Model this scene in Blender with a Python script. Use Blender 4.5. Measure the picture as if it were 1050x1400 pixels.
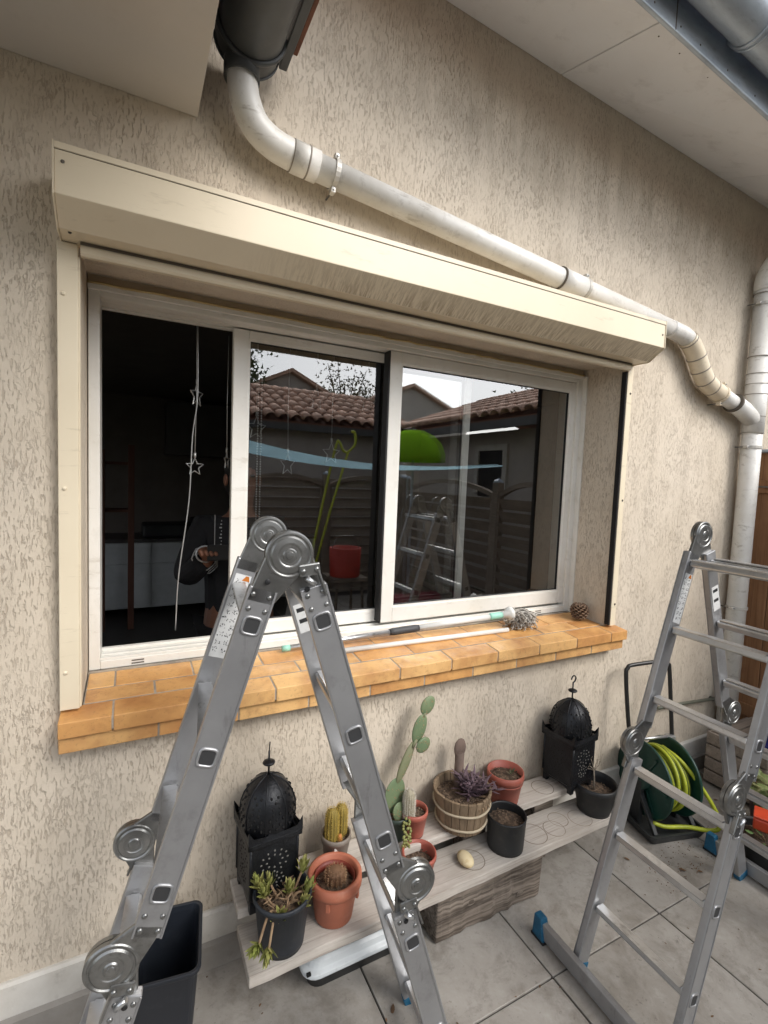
import bpy, math, random
from mathutils import Vector as V, Matrix, Quaternion
random.seed(7)
PI = math.pi
scene = bpy.context.scene
for o in list(bpy.data.objects): bpy.data.objects.remove(o)
C = scene.collection

# ------------------------------------------------------------------ camera
cam_d = bpy.data.cameras.new('camera'); cam = bpy.data.objects.new('camera', cam_d); C.objects.link(cam)
Rv, Uv, Fv = V((.88775571, -.45858298, .03989297)), V((-.00343879, .08005507, .99678451)), V((.46030204, .88503833, -.06949237))
cm = Matrix((Rv, Uv, -Fv)).transposed().to_4x4(); cm.translation = V((0, -1.665, 1.72))
cam.matrix_world = cm
cam_d.sensor_fit = 'VERTICAL'; cam_d.sensor_height = 36; cam_d.lens = 663.9 / 1400 * 36
cam_d.clip_start = .02; cam_d.clip_end = 600
scene.camera = cam
# ------------------------------------------------------------------ world, sun, exposure
SUN_AZ, SUN_EL = math.radians(150), math.radians(40)      # azimuth from +Y towards +X
wd = bpy.data.worlds.new('World'); scene.world = wd; wd.use_nodes = True
nt = wd.node_tree; nt.nodes.clear()
sky = nt.nodes.new('ShaderNodeTexSky'); sky.sky_type = 'NISHITA'; sky.sun_disc = False
sky.sun_elevation = SUN_EL; sky.sun_rotation = SUN_AZ; sky.air_density = 1.0; sky.dust_density = 1.5; sky.ozone_density = 1.0
hs = nt.nodes.new('ShaderNodeHueSaturation'); hs.inputs['Saturation'].default_value = .3
bg = nt.nodes.new('ShaderNodeBackground'); bg.inputs['Strength'].default_value = .15
wo = nt.nodes.new('ShaderNodeOutputWorld')
nt.links.new(sky.outputs[0], hs.inputs['Color']); nt.links.new(hs.outputs[0], bg.inputs['Color']); nt.links.new(bg.outputs[0], wo.inputs['Surface'])
sd = bpy.data.lights.new('sun', 'SUN'); sd.energy = 1.25; sd.angle = math.radians(30); sd.color = (1, .97, .93)
sun = bpy.data.objects.new('sun', sd); C.objects.link(sun)
sdir = V((math.sin(SUN_AZ) * math.cos(SUN_EL), math.cos(SUN_AZ) * math.cos(SUN_EL), math.sin(SUN_EL)))
sun.rotation_euler = sdir.to_track_quat('Z', 'Y').to_euler(); sun.location = (4, -6, 8)
vs = scene.view_settings; vs.view_transform = 'Standard'; vs.look = 'None'; vs.gamma = 1; vs.use_curve_mapping = False
vs.exposure = 1.14

# ------------------------------------------------------------------ helpers
def srgb(r, g, b):
    f = lambda c: ((c / 255 + .055) / 1.055) ** 2.4 if c > 10 else c / 255 / 12.92
    return (f(r), f(g), f(b))

class NT:
    def __init__(s, name):
        s.m = bpy.data.materials.new(name); s.m.use_nodes = True; s.t = s.m.node_tree; s.t.nodes.clear()
        s.out = s.n('OutputMaterial'); s.b = s.n('BsdfPrincipled'); s.l(s.b.outputs[0], s.out.inputs['Surface'])
    def n(s, k, **kw):
        x = s.t.nodes.new('ShaderNode' + k)
        for a, v in kw.items(): setattr(x, a, v)
        return x
    def l(s, a, b): s.t.links.new(a, b)
    def coord(s, scale=(1, 1, 1), kind='Object', rnd=False):
        tc = s.n('TexCoord'); mp = s.n('Mapping'); mp.inputs['Scale'].default_value = scale
        s.l(tc.outputs[kind], mp.inputs['Vector'])
        if rnd:
            oi = s.n('ObjectInfo'); m = s.n('Math', operation='MULTIPLY'); m.inputs[1].default_value = 37.0
            s.l(oi.outputs['Random'], m.inputs[0]); s.l(m.outputs[0], mp.inputs['Location'])
        return mp.outputs[0]
    def noise(s, vec, scale, detail=4, rough=.55, dist=0):
        x = s.n('TexNoise'); x.inputs['Scale'].default_value = scale; x.inputs['Detail'].default_value = detail
        x.inputs['Roughness'].default_value = rough; x.inputs['Distortion'].default_value = dist
        s.l(vec, x.inputs['Vector']); return x.outputs['Fac']
    def ramp(s, fac, stops):
        x = s.n('ValToRGB'); e = x.color_ramp.elements
        while len(e) < len(stops): e.new(.5)
        for i, (p, c) in enumerate(stops):
            e[i].position = p; e[i].color = (*c, 1) if not isinstance(c, (int, float)) else (c, c, c, 1)
        s.l(fac, x.inputs[0]); return x.outputs[0]
    def mix(s, fac, a, b, mode='MIX'):
        x = s.n('MixRGB', blend_type=mode)
        for k, v in ((0, fac), (1, a), (2, b)):
            if hasattr(v, 'links'): s.l(v, x.inputs[k])
            else: x.inputs[k].default_value = v if k == 0 else (*v, 1)
        return x.outputs[0]
    def math(s, op, a, b=0.0):
        x = s.n('Math', operation=op)
        for k, v in ((0, a), (1, b)):
            if hasattr(v, 'links'): s.l(v, x.inputs[k])
            else: x.inputs[k].default_value = v
        return x.outputs[0]
    def bump(s, h, strength=.5, dist=.01):
        x = s.n('Bump'); x.inputs['Strength'].default_value = strength; x.inputs['Distance'].default_value = dist
        s.l(h, x.inputs['Height']); s.l(x.outputs[0], s.b.inputs['Normal'])
    def set(s, col=None, rough=None, metal=None, spec=None):
        for k, v in (('Base Color', col), ('Roughness', rough), ('Metallic', metal), ('Specular IOR Level', spec)):
            if v is None: continue
            if hasattr(v, 'links'): s.l(v, s.b.inputs[k])
            else: s.b.inputs[k].default_value = (*v, 1) if k == 'Base Color' else v

MATS = {}
def mat(name, col, rough=.55, metal=0, col2=None, scale=6, stretch=(1, 1, 1), lo=.35, hi=.7, bump=0, bscale=60, bdist=.003, rnd=True, objvar=0, spec=None, dust=None):
    """base colour with a second worn/dirty colour in noise patches, roughness breakup and fine relief"""
    if name in MATS: return MATS[name]
    t = NT(name); c = t.coord(stretch, rnd=rnd)
    col2 = col2 or tuple(x * .8 for x in col)
    f = t.ramp(t.noise(c, scale, 6, .62), [(lo, 0.), (hi, 1.)])
    cc = t.mix(f, col, col2)
    if dust:
        g = t.ramp(t.noise(c, scale * 4.3, 5, .7), [(.55, 0.), (.78, 1.)])
        cc = t.mix(t.math('MULTIPLY', g, dust[1]), cc, dust[0])
    if objvar:
        oi = t.n('ObjectInfo'); v = t.math('MULTIPLY_ADD', oi.outputs['Random'], objvar)
        t.t.nodes[-1].inputs[2].default_value = 1 - objvar / 2
        hsv = t.n('HueSaturation'); t.l(v, hsv.inputs['Value']); t.l(cc, hsv.inputs['Color']); cc = hsv.outputs[0]
    rf = t.math('MULTIPLY_ADD', t.noise(c, scale * 3, 3), .22); t.t.nodes[-1].inputs[2].default_value = rough - .11
    for nd in t.t.nodes:
        pass
    t.set(cc, rough, metal, spec)
    if bump: t.bump(t.noise(c, bscale, 4, .6), bump, bdist)
    MATS[name] = t.m; return t.m

class MB:
    """collects geometry for ONE mesh object"""
    def __init__(s): s.v = []; s.f = []; s.sm = []
    def add(s, vs, fs, smooth=False, M=None):
        o = len(s.v)
        s.v += [(M @ V(p)) if M else V(p) for p in vs]
        s.f += [[i + o for i in f] for f in fs]; s.sm += [smooth] * len(fs); return s
    def hexa(s, p):   # 8 pts: bottom 4 ccw, top 4 ccw
        return s.add(p, [(3, 2, 1, 0), (4, 5, 6, 7), (0, 1, 5, 4), (1, 2, 6, 5), (2, 3, 7, 6), (3, 0, 4, 7)])
    def box(s, x0, x1, y0, y1, z0, z1, M=None):
        p = [(x0, y0, z0), (x1, y0, z0), (x1, y1, z0), (x0, y1, z0), (x0, y0, z1), (x1, y0, z1), (x1, y1, z1), (x0, y1, z1)]
        return s.hexa([M @ V(q) for q in p] if M else p)
    def cbox(s, c, h, M=None): return s.box(c[0] - h[0], c[0] + h[0], c[1] - h[1], c[1] + h[1], c[2] - h[2], c[2] + h[2], M)
    def beam(s, p0, p1, side, w, t):   # width w along side, thickness t along the third axis
        p0, p1 = V(p0), V(p1); d = (p1 - p0).normalized(); a = V(side); a = (a - d * a.dot(d)).normalized(); b = d.cross(a)
        q = []
        for p in (p0, p1):
            for i, j in ((-1, -1), (1, -1), (1, 1), (-1, 1)): q.append(p + a * (i * w / 2) + b * (j * t / 2))
        return s.hexa(q)
    def prism(s, prof, x0, x1, axis=0):   # profile extruded along an axis; prof in the other two axes
        n = len(prof); vs = []
        for x in (x0, x1):
            for a, b in prof:
                vs.append({0: (x, a, b), 1: (a, x, b), 2: (a, b, x)}[axis])
        fs = [list(range(n))[::-1], [i + n for i in range(n)]] + [(i, (i + 1) % n, (i + 1) % n + n, i + n) for i in range(n)]
        return s.add(vs, fs)
    def lathe(s, prof, n=24, M=None, smooth=True, a0=0, a1=2 * PI):
        full = abs(a1 - a0 - 2 * PI) < 1e-6; k = n if full else n + 1; vs = []
        for i in range(k):
            a = a0 + (a1 - a0) * i / n
            for r, z in prof: vs.append((r * math.cos(a), r * math.sin(a), z))
        m = len(prof); fs = []
        for i in range(n):
            j = (i + 1) % k
            for q in range(m - 1): fs.append((i * m + q, j * m + q, j * m + q + 1, i * m + q + 1))
        return s.add(vs, fs, smooth, M)
    def tube(s, pts, r, n=10, cap=True, smooth=True, closed=False):
        pts = [V(p) for p in pts]; rr = r if isinstance(r, (list, tuple)) else [r] * len(pts)
        vs = []; N = len(pts); up = None
        for i, p in enumerate(pts):
            if closed: d = (pts[(i + 1) % N] - pts[i - 1]).normalized()
            else: d = (pts[min(i + 1, N - 1)] - pts[max(i - 1, 0)]).normalized()
            if up is None: up = d.orthogonal().normalized()
            up = (up - d * up.dot(d)).normalized(); b = d.cross(up)
            for k in range(n):
                a = 2 * PI * k / n; vs.append(p + (up * math.cos(a) + b * math.sin(a)) * rr[i])
        fs = []
        for i in range(N if closed else N - 1):
            j = (i + 1) % N
            for k in range(n): fs.append((i * n + k, i * n + (k + 1) % n, j * n + (k + 1) % n, j * n + k))
        s.add(vs, fs, smooth)
        if cap and not closed:
            o = len(s.v) - len(vs)
            s.f += [[o + k for k in range(n)][::-1], [o + (N - 1) * n + k for k in range(n)]]; s.sm += [False, False]
        return s
    def ell(s, c, r, n=12, m=8, M=None):
        prof = [(math.sin(PI * i / m), -math.cos(PI * i / m)) for i in range(m + 1)]
        prof[0] = (1e-4, -1); prof[-1] = (1e-4, 1)
        T = Matrix.Translation(c) @ (M.to_4x4() if M else Matrix()) @ Matrix.Diagonal((*r, 1)).to_4x4()
        return s.lathe(prof, n, T)
    def leaf(s, p, d, side, L, w, bend=0, nrm=None):   # pointed blade with a fold, 4 quads
        p, d, side = V(p), V(d).normalized(), V(side).normalized(); n = d.cross(side).normalized()
        q = []
        for t, k in ((0, .5), (.35, 1), (.7, .75), (1, .05)):
            c = p + d * (L * t) + n * (bend * L * t * t)
            q += [c - side * (w * k / 2) + n * (w * .18 * k), c, c + side * (w * k / 2) + n * (w * .18 * k)]
        fs = []
        for i in range(3):
            a = i * 3; fs += [(a, a + 1, a + 4, a + 3), (a + 1, a + 2, a + 5, a + 4)]
        return s.add(q, fs, True)
    def build(s, name, m, parent=None, world=False, bevel=0, seg=2, kind=None, label=None):
        me = bpy.data.meshes.new(name)
        if world and parent is not None:
            iv = WM[parent.name].inverted(); vs = [iv @ p for p in s.v]
        else: vs = s.v
        me.from_pydata([tuple(p) for p in vs], [], s.f); me.validate(); me.update()
        if any(s.sm): me.polygons.foreach_set('use_smooth', s.sm[:len(me.polygons)])
        me.materials.append(m)
        return link(name, me, parent, bevel, seg, kind, label)
WM = {}
def link(name, me, parent=None, bevel=0, seg=2, kind=None, label=None):
    o = bpy.data.objects.new(name, me); C.objects.link(o)
    if parent is not None: o.parent = parent
    if bevel:
        b = o.modifiers.new('bevel', 'BEVEL'); b.width = bevel; b.segments = seg; b.limit_method = 'ANGLE'; b.angle_limit = math.radians(40)
    if kind: o['kind'] = kind
    if label: o['label'] = label
    WM[o.name] = WM[parent.name].copy() if parent is not None else Matrix()
    return o
def thing(name, label, cat, loc=(0, 0, 0), rz=0, group=None):
    o = bpy.data.objects.new(name, None); C.objects.link(o); o.empty_display_size = .05
    o.location = loc; o.rotation_euler = (0, 0, rz); WM[o.name] = Matrix.Translation(loc) @ Matrix.Rotation(rz, 4, 'Z')
    tag(o, label, cat, group); return o
def tag(o, label, cat, group=None):
    o['label'] = label; o['category'] = cat
    if group: o['group'] = group
    return o
def struct(o): o['kind'] = 'structure'; return o
def copy_tree(o, parent=None):
    c = o.copy(); C.objects.link(c)
    if parent: c.parent = parent
    for ch in [x for x in bpy.data.objects if x.parent == o]: copy_tree(ch, c)
    return c
def rnd(a, b): return random.uniform(a, b)
def bez(pts, n=10):   # Catmull-Rom through points
    P = [V(p) for p in pts]; P = [2 * P[0] - P[1]] + P + [2 * P[-1] - P[-2]]; out = []
    for i in range(1, len(P) - 2):
        for k in range(n):
            t = k / n; a, b, c, d = P[i - 1:i + 3]
            out.append(.5 * ((2 * b) + (c - a) * t + (2 * a - 5 * b + 4 * c - d) * t * t + (3 * b - a - 3 * c + d) * t ** 3))
    out.append(P[-2]); return out

# ------------------------------------------------------------------ materials
def plaster():
    t = NT('plaster'); c = t.coord()
    g1 = t.noise(t.coord((178, 178, 44)), 1.0, 3, .6, .12)
    dash = t.ramp(g1, [(.55, 0.), (.62, 1.)])
    g2 = t.noise(t.coord((90, 90, 22)), 1.0, 3, .6, .2)
    worm = t.ramp(t.math('ABSOLUTE', t.math('SUBTRACT', g2, .5)), [(0.0, .8), (.026, 0.)])
    patch = t.ramp(t.noise(t.coord((6, 6, 4)), 1.0, 4, .65), [(.34, .2), (.56, 1.)])
    patch2 = t.ramp(t.noise(t.coord((14, 14, 5)), 1.0, 3, .6), [(.48, 0.), (.62, 1.)])
    gr = t.math('MAXIMUM', t.math('MULTIPLY', dash, patch), t.math('MULTIPLY', worm, patch2))
    fine = t.noise(c, 240, 3, .6)
    big = t.noise(c, 1.6, 5, .6); streak = t.noise(t.coord((9, 9, .9)), 1, 4, .6)
    col = t.mix(t.ramp(big, [(.3, 0.), (.75, 1.)]), srgb(211, 199, 182), srgb(198, 185, 166))
    col = t.mix(t.math('MULTIPLY', t.ramp(streak, [(.5, 0.), (.8, 1.)]), .25), col, srgb(168, 156, 140))
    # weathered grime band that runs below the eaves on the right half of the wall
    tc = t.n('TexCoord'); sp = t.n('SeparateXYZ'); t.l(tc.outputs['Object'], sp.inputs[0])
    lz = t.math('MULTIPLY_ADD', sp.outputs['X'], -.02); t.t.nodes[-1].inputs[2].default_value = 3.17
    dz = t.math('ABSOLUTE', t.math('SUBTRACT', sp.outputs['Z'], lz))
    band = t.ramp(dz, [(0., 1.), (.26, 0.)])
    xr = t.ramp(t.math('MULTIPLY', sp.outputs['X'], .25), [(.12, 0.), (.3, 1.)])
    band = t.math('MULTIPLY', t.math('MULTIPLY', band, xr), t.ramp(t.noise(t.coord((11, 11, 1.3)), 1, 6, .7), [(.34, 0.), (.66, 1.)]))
    fog = t.ramp(t.noise(t.coord((2.2, 2.2, 1.2)), 1, 6, .7), [(.5, 0.), (.72, 1.)])
    col = t.mix(t.math('MULTIPLY', fog, .22), col, srgb(166, 152, 134))
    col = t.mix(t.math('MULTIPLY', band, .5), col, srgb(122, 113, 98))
    foot = t.math('MULTIPLY', t.ramp(sp.outputs['Z'], [(.12, 1.), (.45, 0.)]), t.ramp(t.noise(t.coord((5, 5, 5)), 1, 5, .7), [(.4, 0.), (.7, 1.)]))
    col = t.mix(t.math('MULTIPLY', foot, .4), col, srgb(140, 132, 118))
    col = t.mix(t.math('MULTIPLY', gr, .4), col, srgb(140, 122, 102))
    t.set(col, .93, 0, .25)
    lump = t.noise(t.coord((38, 38, 20)), 1, 4, .6)
    h = t.math('SUBTRACT', t.math('ADD', t.math('MULTIPLY', fine, .35), t.math('MULTIPLY', lump, .5)), gr)
    t.bump(h, .7, .0034)
    return t.m
PLASTER = plaster()
def cream_mat():
    t = NT('cream_aluminium'); c = t.coord()
    col = t.mix(t.ramp(t.noise(c, 2.2, 5), [(.35, 0.), (.75, 1.)]), srgb(221, 208, 183), srgb(211, 197, 171))
    sp = t.n('SeparateXYZ'); tc = t.n('TexCoord'); t.l(tc.outputs['Object'], sp.inputs[0])
    # dirty drip streaks on the slanted lower face of the box
    st = t.noise(t.coord((120, 14, 14)), 1, 3, .7, .6)
    rz = t.n('MapRange'); rz.inputs['From Min'].default_value = 0; rz.inputs['From Max'].default_value = .057; rz.inputs['To Min'].default_value = 1; rz.inputs['To Max'].default_value = .25
    t.l(sp.outputs['Z'], rz.inputs['Value'])
    above = t.math('GREATER_THAN', sp.outputs['Z'], .0015); below = t.math('LESS_THAN', sp.outputs['Z'], .0525)
    xr = t.n('MapRange'); xr.inputs['From Min'].default_value = -.75; xr.inputs['From Max'].default_value = -.35; t.l(sp.outputs['X'], xr.inputs['Value'])
    z = t.math('MULTIPLY', t.math('MULTIPLY', above, below), t.math('MULTIPLY', rz.outputs[0], xr.outputs[0]))
    d = t.math('MULTIPLY', z, t.ramp(st, [(.42, 0.), (.6, 1.)]))
    col = t.mix(t.math('MULTIPLY', d, .7), col, srgb(138, 118, 90))
    sc = t.ramp(t.noise(c, 30, 6, .75), [(.66, 0.), (.74, 1.)])
    col = t.mix(t.math('MULTIPLY', sc, .25), col, srgb(160, 146, 122))
    t.set(col, .38, 0, .4); t.bump(t.noise(c, 3, 2), .05, .02)
    return t.m
CREAM = cream_mat()
WHITE = mat('white_upvc', srgb(226, 224, 218), .32, col2=srgb(214, 210, 200), scale=3, dust=(srgb(150, 140, 120), .25), rnd=False)
PIPE = mat('grey_white_pvc', srgb(224, 222, 217), .42, col2=srgb(205, 201, 193), scale=5, stretch=(1, 1, 1), dust=(srgb(120, 112, 100), .45), rnd=False)
PIPEC = mat('cream_pvc', srgb(220, 207, 184), .4, col2=srgb(206, 190, 164), scale=6, dust=(srgb(140, 122, 98), .4), rnd=False)
PJ = mat('pipe_joint', srgb(146, 138, 127), .7)
JOINT = mat('dark_joint', srgb(96, 88, 78), .8)
ZINC = mat('zinc', srgb(184, 194, 204), .42, .35, col2=srgb(148, 158, 170), scale=4, stretch=(1, 3, 3), dust=(srgb(95, 100, 108), .4), rnd=False)
DARKZINC = mat('dark_grey_gutter', srgb(74, 76, 77), .45, .1, col2=srgb(60, 62, 62), scale=4, dust=(srgb(100, 98, 92), .3), rnd=False)
SOFFIT = mat('soffit_board', srgb(232, 231, 231), .7, col2=srgb(224, 222, 221), scale=1.8, dust=(srgb(140, 135, 128), .3), rnd=False, bump=.05, bscale=90)
PLINTH = mat('painted_plinth', srgb(212, 208, 200), .8, col2=srgb(188, 182, 172), scale=5, dust=(srgb(120, 113, 104), .5), bump=.3, bscale=45, rnd=False)
TERRABROWN = mat('brown_tile_edge', srgb(124, 78, 58), .8, col2=srgb(90, 60, 46), scale=20)
CONCRETE = mat('mortar', srgb(172, 160, 144), .95, col2=srgb(120, 113, 104), scale=18, bump=.4, bscale=120)
GROUT = mat('floor_grout', srgb(70, 66, 60), .95, col2=srgb(52, 48, 44), scale=9)
RUBBER = mat('black_rubber', srgb(24, 24, 25), .6)
STEEL = mat('hinge_steel', srgb(150, 150, 148), .34, .85, col2=srgb(112, 112, 110), scale=9, dust=(srgb(88, 86, 82), .6), bump=.06, bscale=40, bdist=.002)
def scuffed(m, stretch, col, amt):
    nt = m.node_tree; b = [n for n in nt.nodes if n.type == 'BSDF_PRINCIPLED'][0]; src = b.inputs['Base Color'].links[0].from_socket
    tc = nt.nodes.new('ShaderNodeTexCoord'); mp = nt.nodes.new('ShaderNodeMapping'); mp.inputs['Scale'].default_value = stretch; nt.links.new(tc.outputs['Object'], mp.inputs[0])
    no = nt.nodes.new('ShaderNodeTexNoise'); no.inputs['Scale'].default_value = 1; no.inputs['Detail'].default_value = 5; no.inputs['Roughness'].default_value = .7; nt.links.new(mp.outputs[0], no.inputs['Vector'])
    rp = nt.nodes.new('ShaderNodeValToRGB'); rp.color_ramp.elements[0].position = .60; rp.color_ramp.elements[1].position = .68; rp.color_ramp.elements[1].color = (amt, amt, amt, 1); nt.links.new(no.outputs['Fac'], rp.inputs[0])
    mx = nt.nodes.new('ShaderNodeMixRGB'); mx.inputs[2].default_value = (*col, 1); nt.links.new(rp.outputs[0], mx.inputs[0]); nt.links.new(src, mx.inputs[1]); nt.links.new(mx.outputs[0], b.inputs['Base Color'])
ALU = mat('ladder_aluminium', srgb(172, 172, 173), .42, .7, col2=srgb(150, 150, 151), scale=3, dust=(srgb(120, 118, 116), .5), bump=.03, bscale=300, bdist=.001)
BRIGHT = mat('bare_aluminium', srgb(205, 206, 207), .33, .85, col2=srgb(180, 180, 180), scale=6, dust=(srgb(140, 138, 135), .5))
scuffed(ALU, (34, 34, 7), srgb(96, 92, 88), .25); scuffed(BRIGHT, (20, 6, 40), srgb(92, 88, 82), .5); scuffed(STEEL, (45, 45, 45), srgb(70, 66, 62), .35); scuffed(PIPE, (4, 14, 26), srgb(140, 130, 116), .5); scuffed(CREAM, (5, 9, 30), srgb(168, 152, 126), .3); scuffed(WHITE, (6, 16, 26), srgb(172, 162, 146), .35)
BLUEPL = mat('blue_plastic', srgb(22, 92, 124), .5, col2=srgb(18, 74, 102), scale=20, dust=(srgb(120, 140, 150), .35))
BLACKMETAL = mat('black_lantern_metal', srgb(27, 28, 31), .36, .4, col2=srgb(40, 42, 46), scale=18, bump=.5, bscale=95, bdist=.004)
DARKIN = mat('lantern_inside', srgb(16, 15, 15), .8)
BLACKPOT = mat('black_plastic_pot', srgb(30, 31, 33), .5, col2=srgb(42, 43, 44), scale=7, dust=(srgb(90, 84, 76), .35))
NAVYPOT = mat('dark_slate_pot', srgb(42, 47, 54), .55, col2=srgb(34, 38, 44), scale=7, dust=(srgb(90, 88, 84), .3))
TERRA = mat('terracotta_plastic', srgb(184, 112, 86), .55, col2=srgb(166, 96, 72), scale=6, dust=(srgb(205, 160, 135), .35))
TERRA2 = mat('red_plastic_pot', srgb(174, 98, 82), .5, col2=srgb(156, 82, 68), scale=6, dust=(srgb(196, 140, 120), .3))
TERRAIN = mat('inner_pot', srgb(138, 66, 52), .5, col2=srgb(120, 48, 36), scale=8)
GREYPOT = mat('taupe_pot', srgb(128, 118, 108), .55, col2=srgb(112, 102, 92), scale=8, dust=(srgb(170, 160, 150), .3))
SOIL = mat('potting_soil', srgb(74, 60, 48), .95, col2=srgb(118, 98, 80), scale=60, lo=.45, hi=.6, bump=1, bscale=110, bdist=.012)
BINMAT = mat('navy_bin_plastic', srgb(34, 38, 45), .42, col2=srgb(28, 31, 37), scale=4, dust=(srgb(80, 82, 85), .2))
PATTERNS = None
def wood_mat(name, c1, c2, c3, axis=0, k=1.0, objvar=.12, lo=.32, hi=.68, dist=.6):
    t = NT(name); s = [34 * k, 34 * k, 34 * k]; s[axis] = 1.5 * k
    g = t.noise(t.coord(tuple(s), rnd=True), 1, 6, .62, dist)
    s2 = [110 * k] * 3; s2[axis] = 3 * k
    g2 = t.noise(t.coord(tuple(s2), rnd=True), 1, 4, .6)
    b = t.noise(t.coord((3, 3, 3), rnd=True), 1.3, 5, .65)
    col = t.mix(t.ramp(g, [(lo, 0.), (hi, 1.)]), c1, c2)
    col = t.mix(t.math('MULTIPLY', t.ramp(g2, [(.52, 0.), (.66, 1.)]), .55), col, c3)
    col = t.mix(t.math('MULTIPLY', t.ramp(b, [(.4, 0.), (.72, 1.)]), .45), col, c3)
    oi = t.n('ObjectInfo'); v = t.math('MULTIPLY_ADD', oi.outputs['Random'], objvar); t.t.nodes[-1].inputs[2].default_value = 1 - objvar / 2
    h = t.n('HueSaturation'); t.l(v, h.inputs['Value']); t.l(col, h.inputs['Color'])
    t.set(h.outputs[0], .85, 0, .3); t.bump(t.math('ADD', g, t.math('MULTIPLY', g2, .7)), .5, .004)
    return t.m
GREYWOOD = wood_mat('weathered_grey_wood', srgb(200, 193, 184), srgb(186, 177, 167), srgb(140, 129, 118), 0, 1.0, .1, .36, .68, .45)
LOGWOOD = wood_mat('old_log_wood', srgb(150, 138, 126), srgb(92, 82, 73), srgb(48, 42, 37), 0, .75, .1, .40, .60, 2.2)
BARRELWOOD = wood_mat('barrel_wood', srgb(150, 130, 106), srgb(118, 100, 80), srgb(86, 72, 58), 2)
GATEWOOD = wood_mat('brown_stained_wood', srgb(164, 122, 88), srgb(142, 102, 70), srgb(104, 72, 48), 2)
FENCEWOOD = wood_mat('dark_weathered_fence', srgb(156, 144, 132), srgb(134, 122, 110), srgb(96, 86, 77), 0)
def sill_mat():
    t = NT('glazed_sill_brick'); c = t.coord((1, 1, 1), rnd=True)
    oi = t.n('ObjectInfo')
    base = t.ramp(oi.outputs['Random'], [(0., srgb(212, 166, 108)), (.35, srgb(220, 178, 120)), (.7, srgb(204, 154, 96)), (1., srgb(212, 160, 98))])
    fl = t.ramp(t.noise(c, 5, 4, .6), [(.42, 0.), (.68, 1.)])
    col = t.mix(t.math('MULTIPLY', fl, .8), base, srgb(160, 106, 62))
    fl2 = t.ramp(t.noise(c, 17, 5, .7), [(.52, 0.), (.7, 1.)])
    col = t.mix(t.math('MULTIPLY', fl2, .45), col, srgb(146, 96, 58))
    sp = t.ramp(t.noise(c, 95, 4, .7), [(.58, 0.), (.68, 1.)])
    col = t.mix(t.math('MULTIPLY', sp, .35), col, srgb(110, 80, 55))
    t.set(col, t.ramp(t.noise(c, 14, 3), [(.3, .3), (.7, .6)]), 0, .4); t.bump(t.noise(c, 26, 3), .12, .004)
    return t.m
SILL = sill_mat()
def tile_mat():
    t = NT('stone_look_tile'); c = t.coord((1, 1, 1), rnd=True)
    n1 = t.noise(c, 2.6, 8, .68, .5); n2 = t.noise(c, 9, 8, .72, .3); n3 = t.noise(c, 46, 5, .75)
    col = t.mix(t.ramp(n1, [(.3, 0.), (.68, 1.)]), srgb(166, 161, 154), srgb(140, 134, 126))
    col = t.mix(t.math('MULTIPLY', t.ramp(n2, [(.47, 0.), (.64, 1.)]), .65), col, srgb(116, 109, 100))
    col = t.mix(t.math('MULTIPLY', t.ramp(n2, [(.28, 1.), (.42, 0.)]), .4), col, srgb(182, 178, 172))
    col = t.mix(t.math('MULTIPLY', t.ramp(n3, [(.6, 0.), (.72, 1.)]), .6), col, srgb(78, 71, 64))
    oi = t.n('ObjectInfo'); v = t.math('MULTIPLY_ADD', oi.outputs['Random'], .12); t.t.nodes[-1].inputs[2].default_value = .94
    h = t.n('HueSaturation'); t.l(v, h.inputs['Value']); t.l(col, h.inputs['Color'])
    t.set(h.outputs[0], t.ramp(n2, [(.3, .5), (.7, .75)]), 0, .35); t.bump(t.math('ADD', n2, t.math('MULTIPLY', n3, .3)), .25, .004)
    return t.m
TILE = tile_mat()
def fabric_mat(name, col):
    t = NT(name); t.t.nodes.remove(t.b)
    d = t.n('BsdfDiffuse'); tr = t.n('BsdfTranslucent'); mx = t.n('MixShader'); mx.inputs[0].default_value = .5
    cc = t.mix(t.ramp(t.noise(t.coord(), 4, 4), [(.3, 0.), (.7, 1.)]), col, tuple(x * .85 for x in col))
    t.l(cc, d.inputs[0]); t.l(cc, tr.inputs[0]); t.l(d.outputs[0], mx.inputs[1]); t.l(tr.outputs[0], mx.inputs[2]); t.l(mx.outputs[0], t.out.inputs['Surface'])
    return t.m
def glass_mat(name, refl, tint):
    t = NT(name); t.t.nodes.remove(t.b)
    tr = t.n('BsdfTransparent'); tr.inputs[0].default_value = (*tint, 1)
    gl = t.n('BsdfGlossy'); gl.inputs['Roughness'].default_value = .0; gl.inputs[0].default_value = (1, 1, 1, 1)
    fr = t.n('Fresnel'); fr.inputs[0].default_value = 1.52
    m = t.math('MULTIPLY', fr.outputs[0], refl); m = t.math('MINIMUM', m, 1.)
    mx = t.n('MixShader'); t.l(m, mx.inputs[0]); t.l(tr.outputs[0], mx.inputs[1]); t.l(gl.outputs[0], mx.inputs[2]); t.l(mx.outputs[0], t.out.inputs['Surface'])
    return t.m
GLASS = glass_mat('double_glazing', 4.6, (.93, .95, .94))

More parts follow.
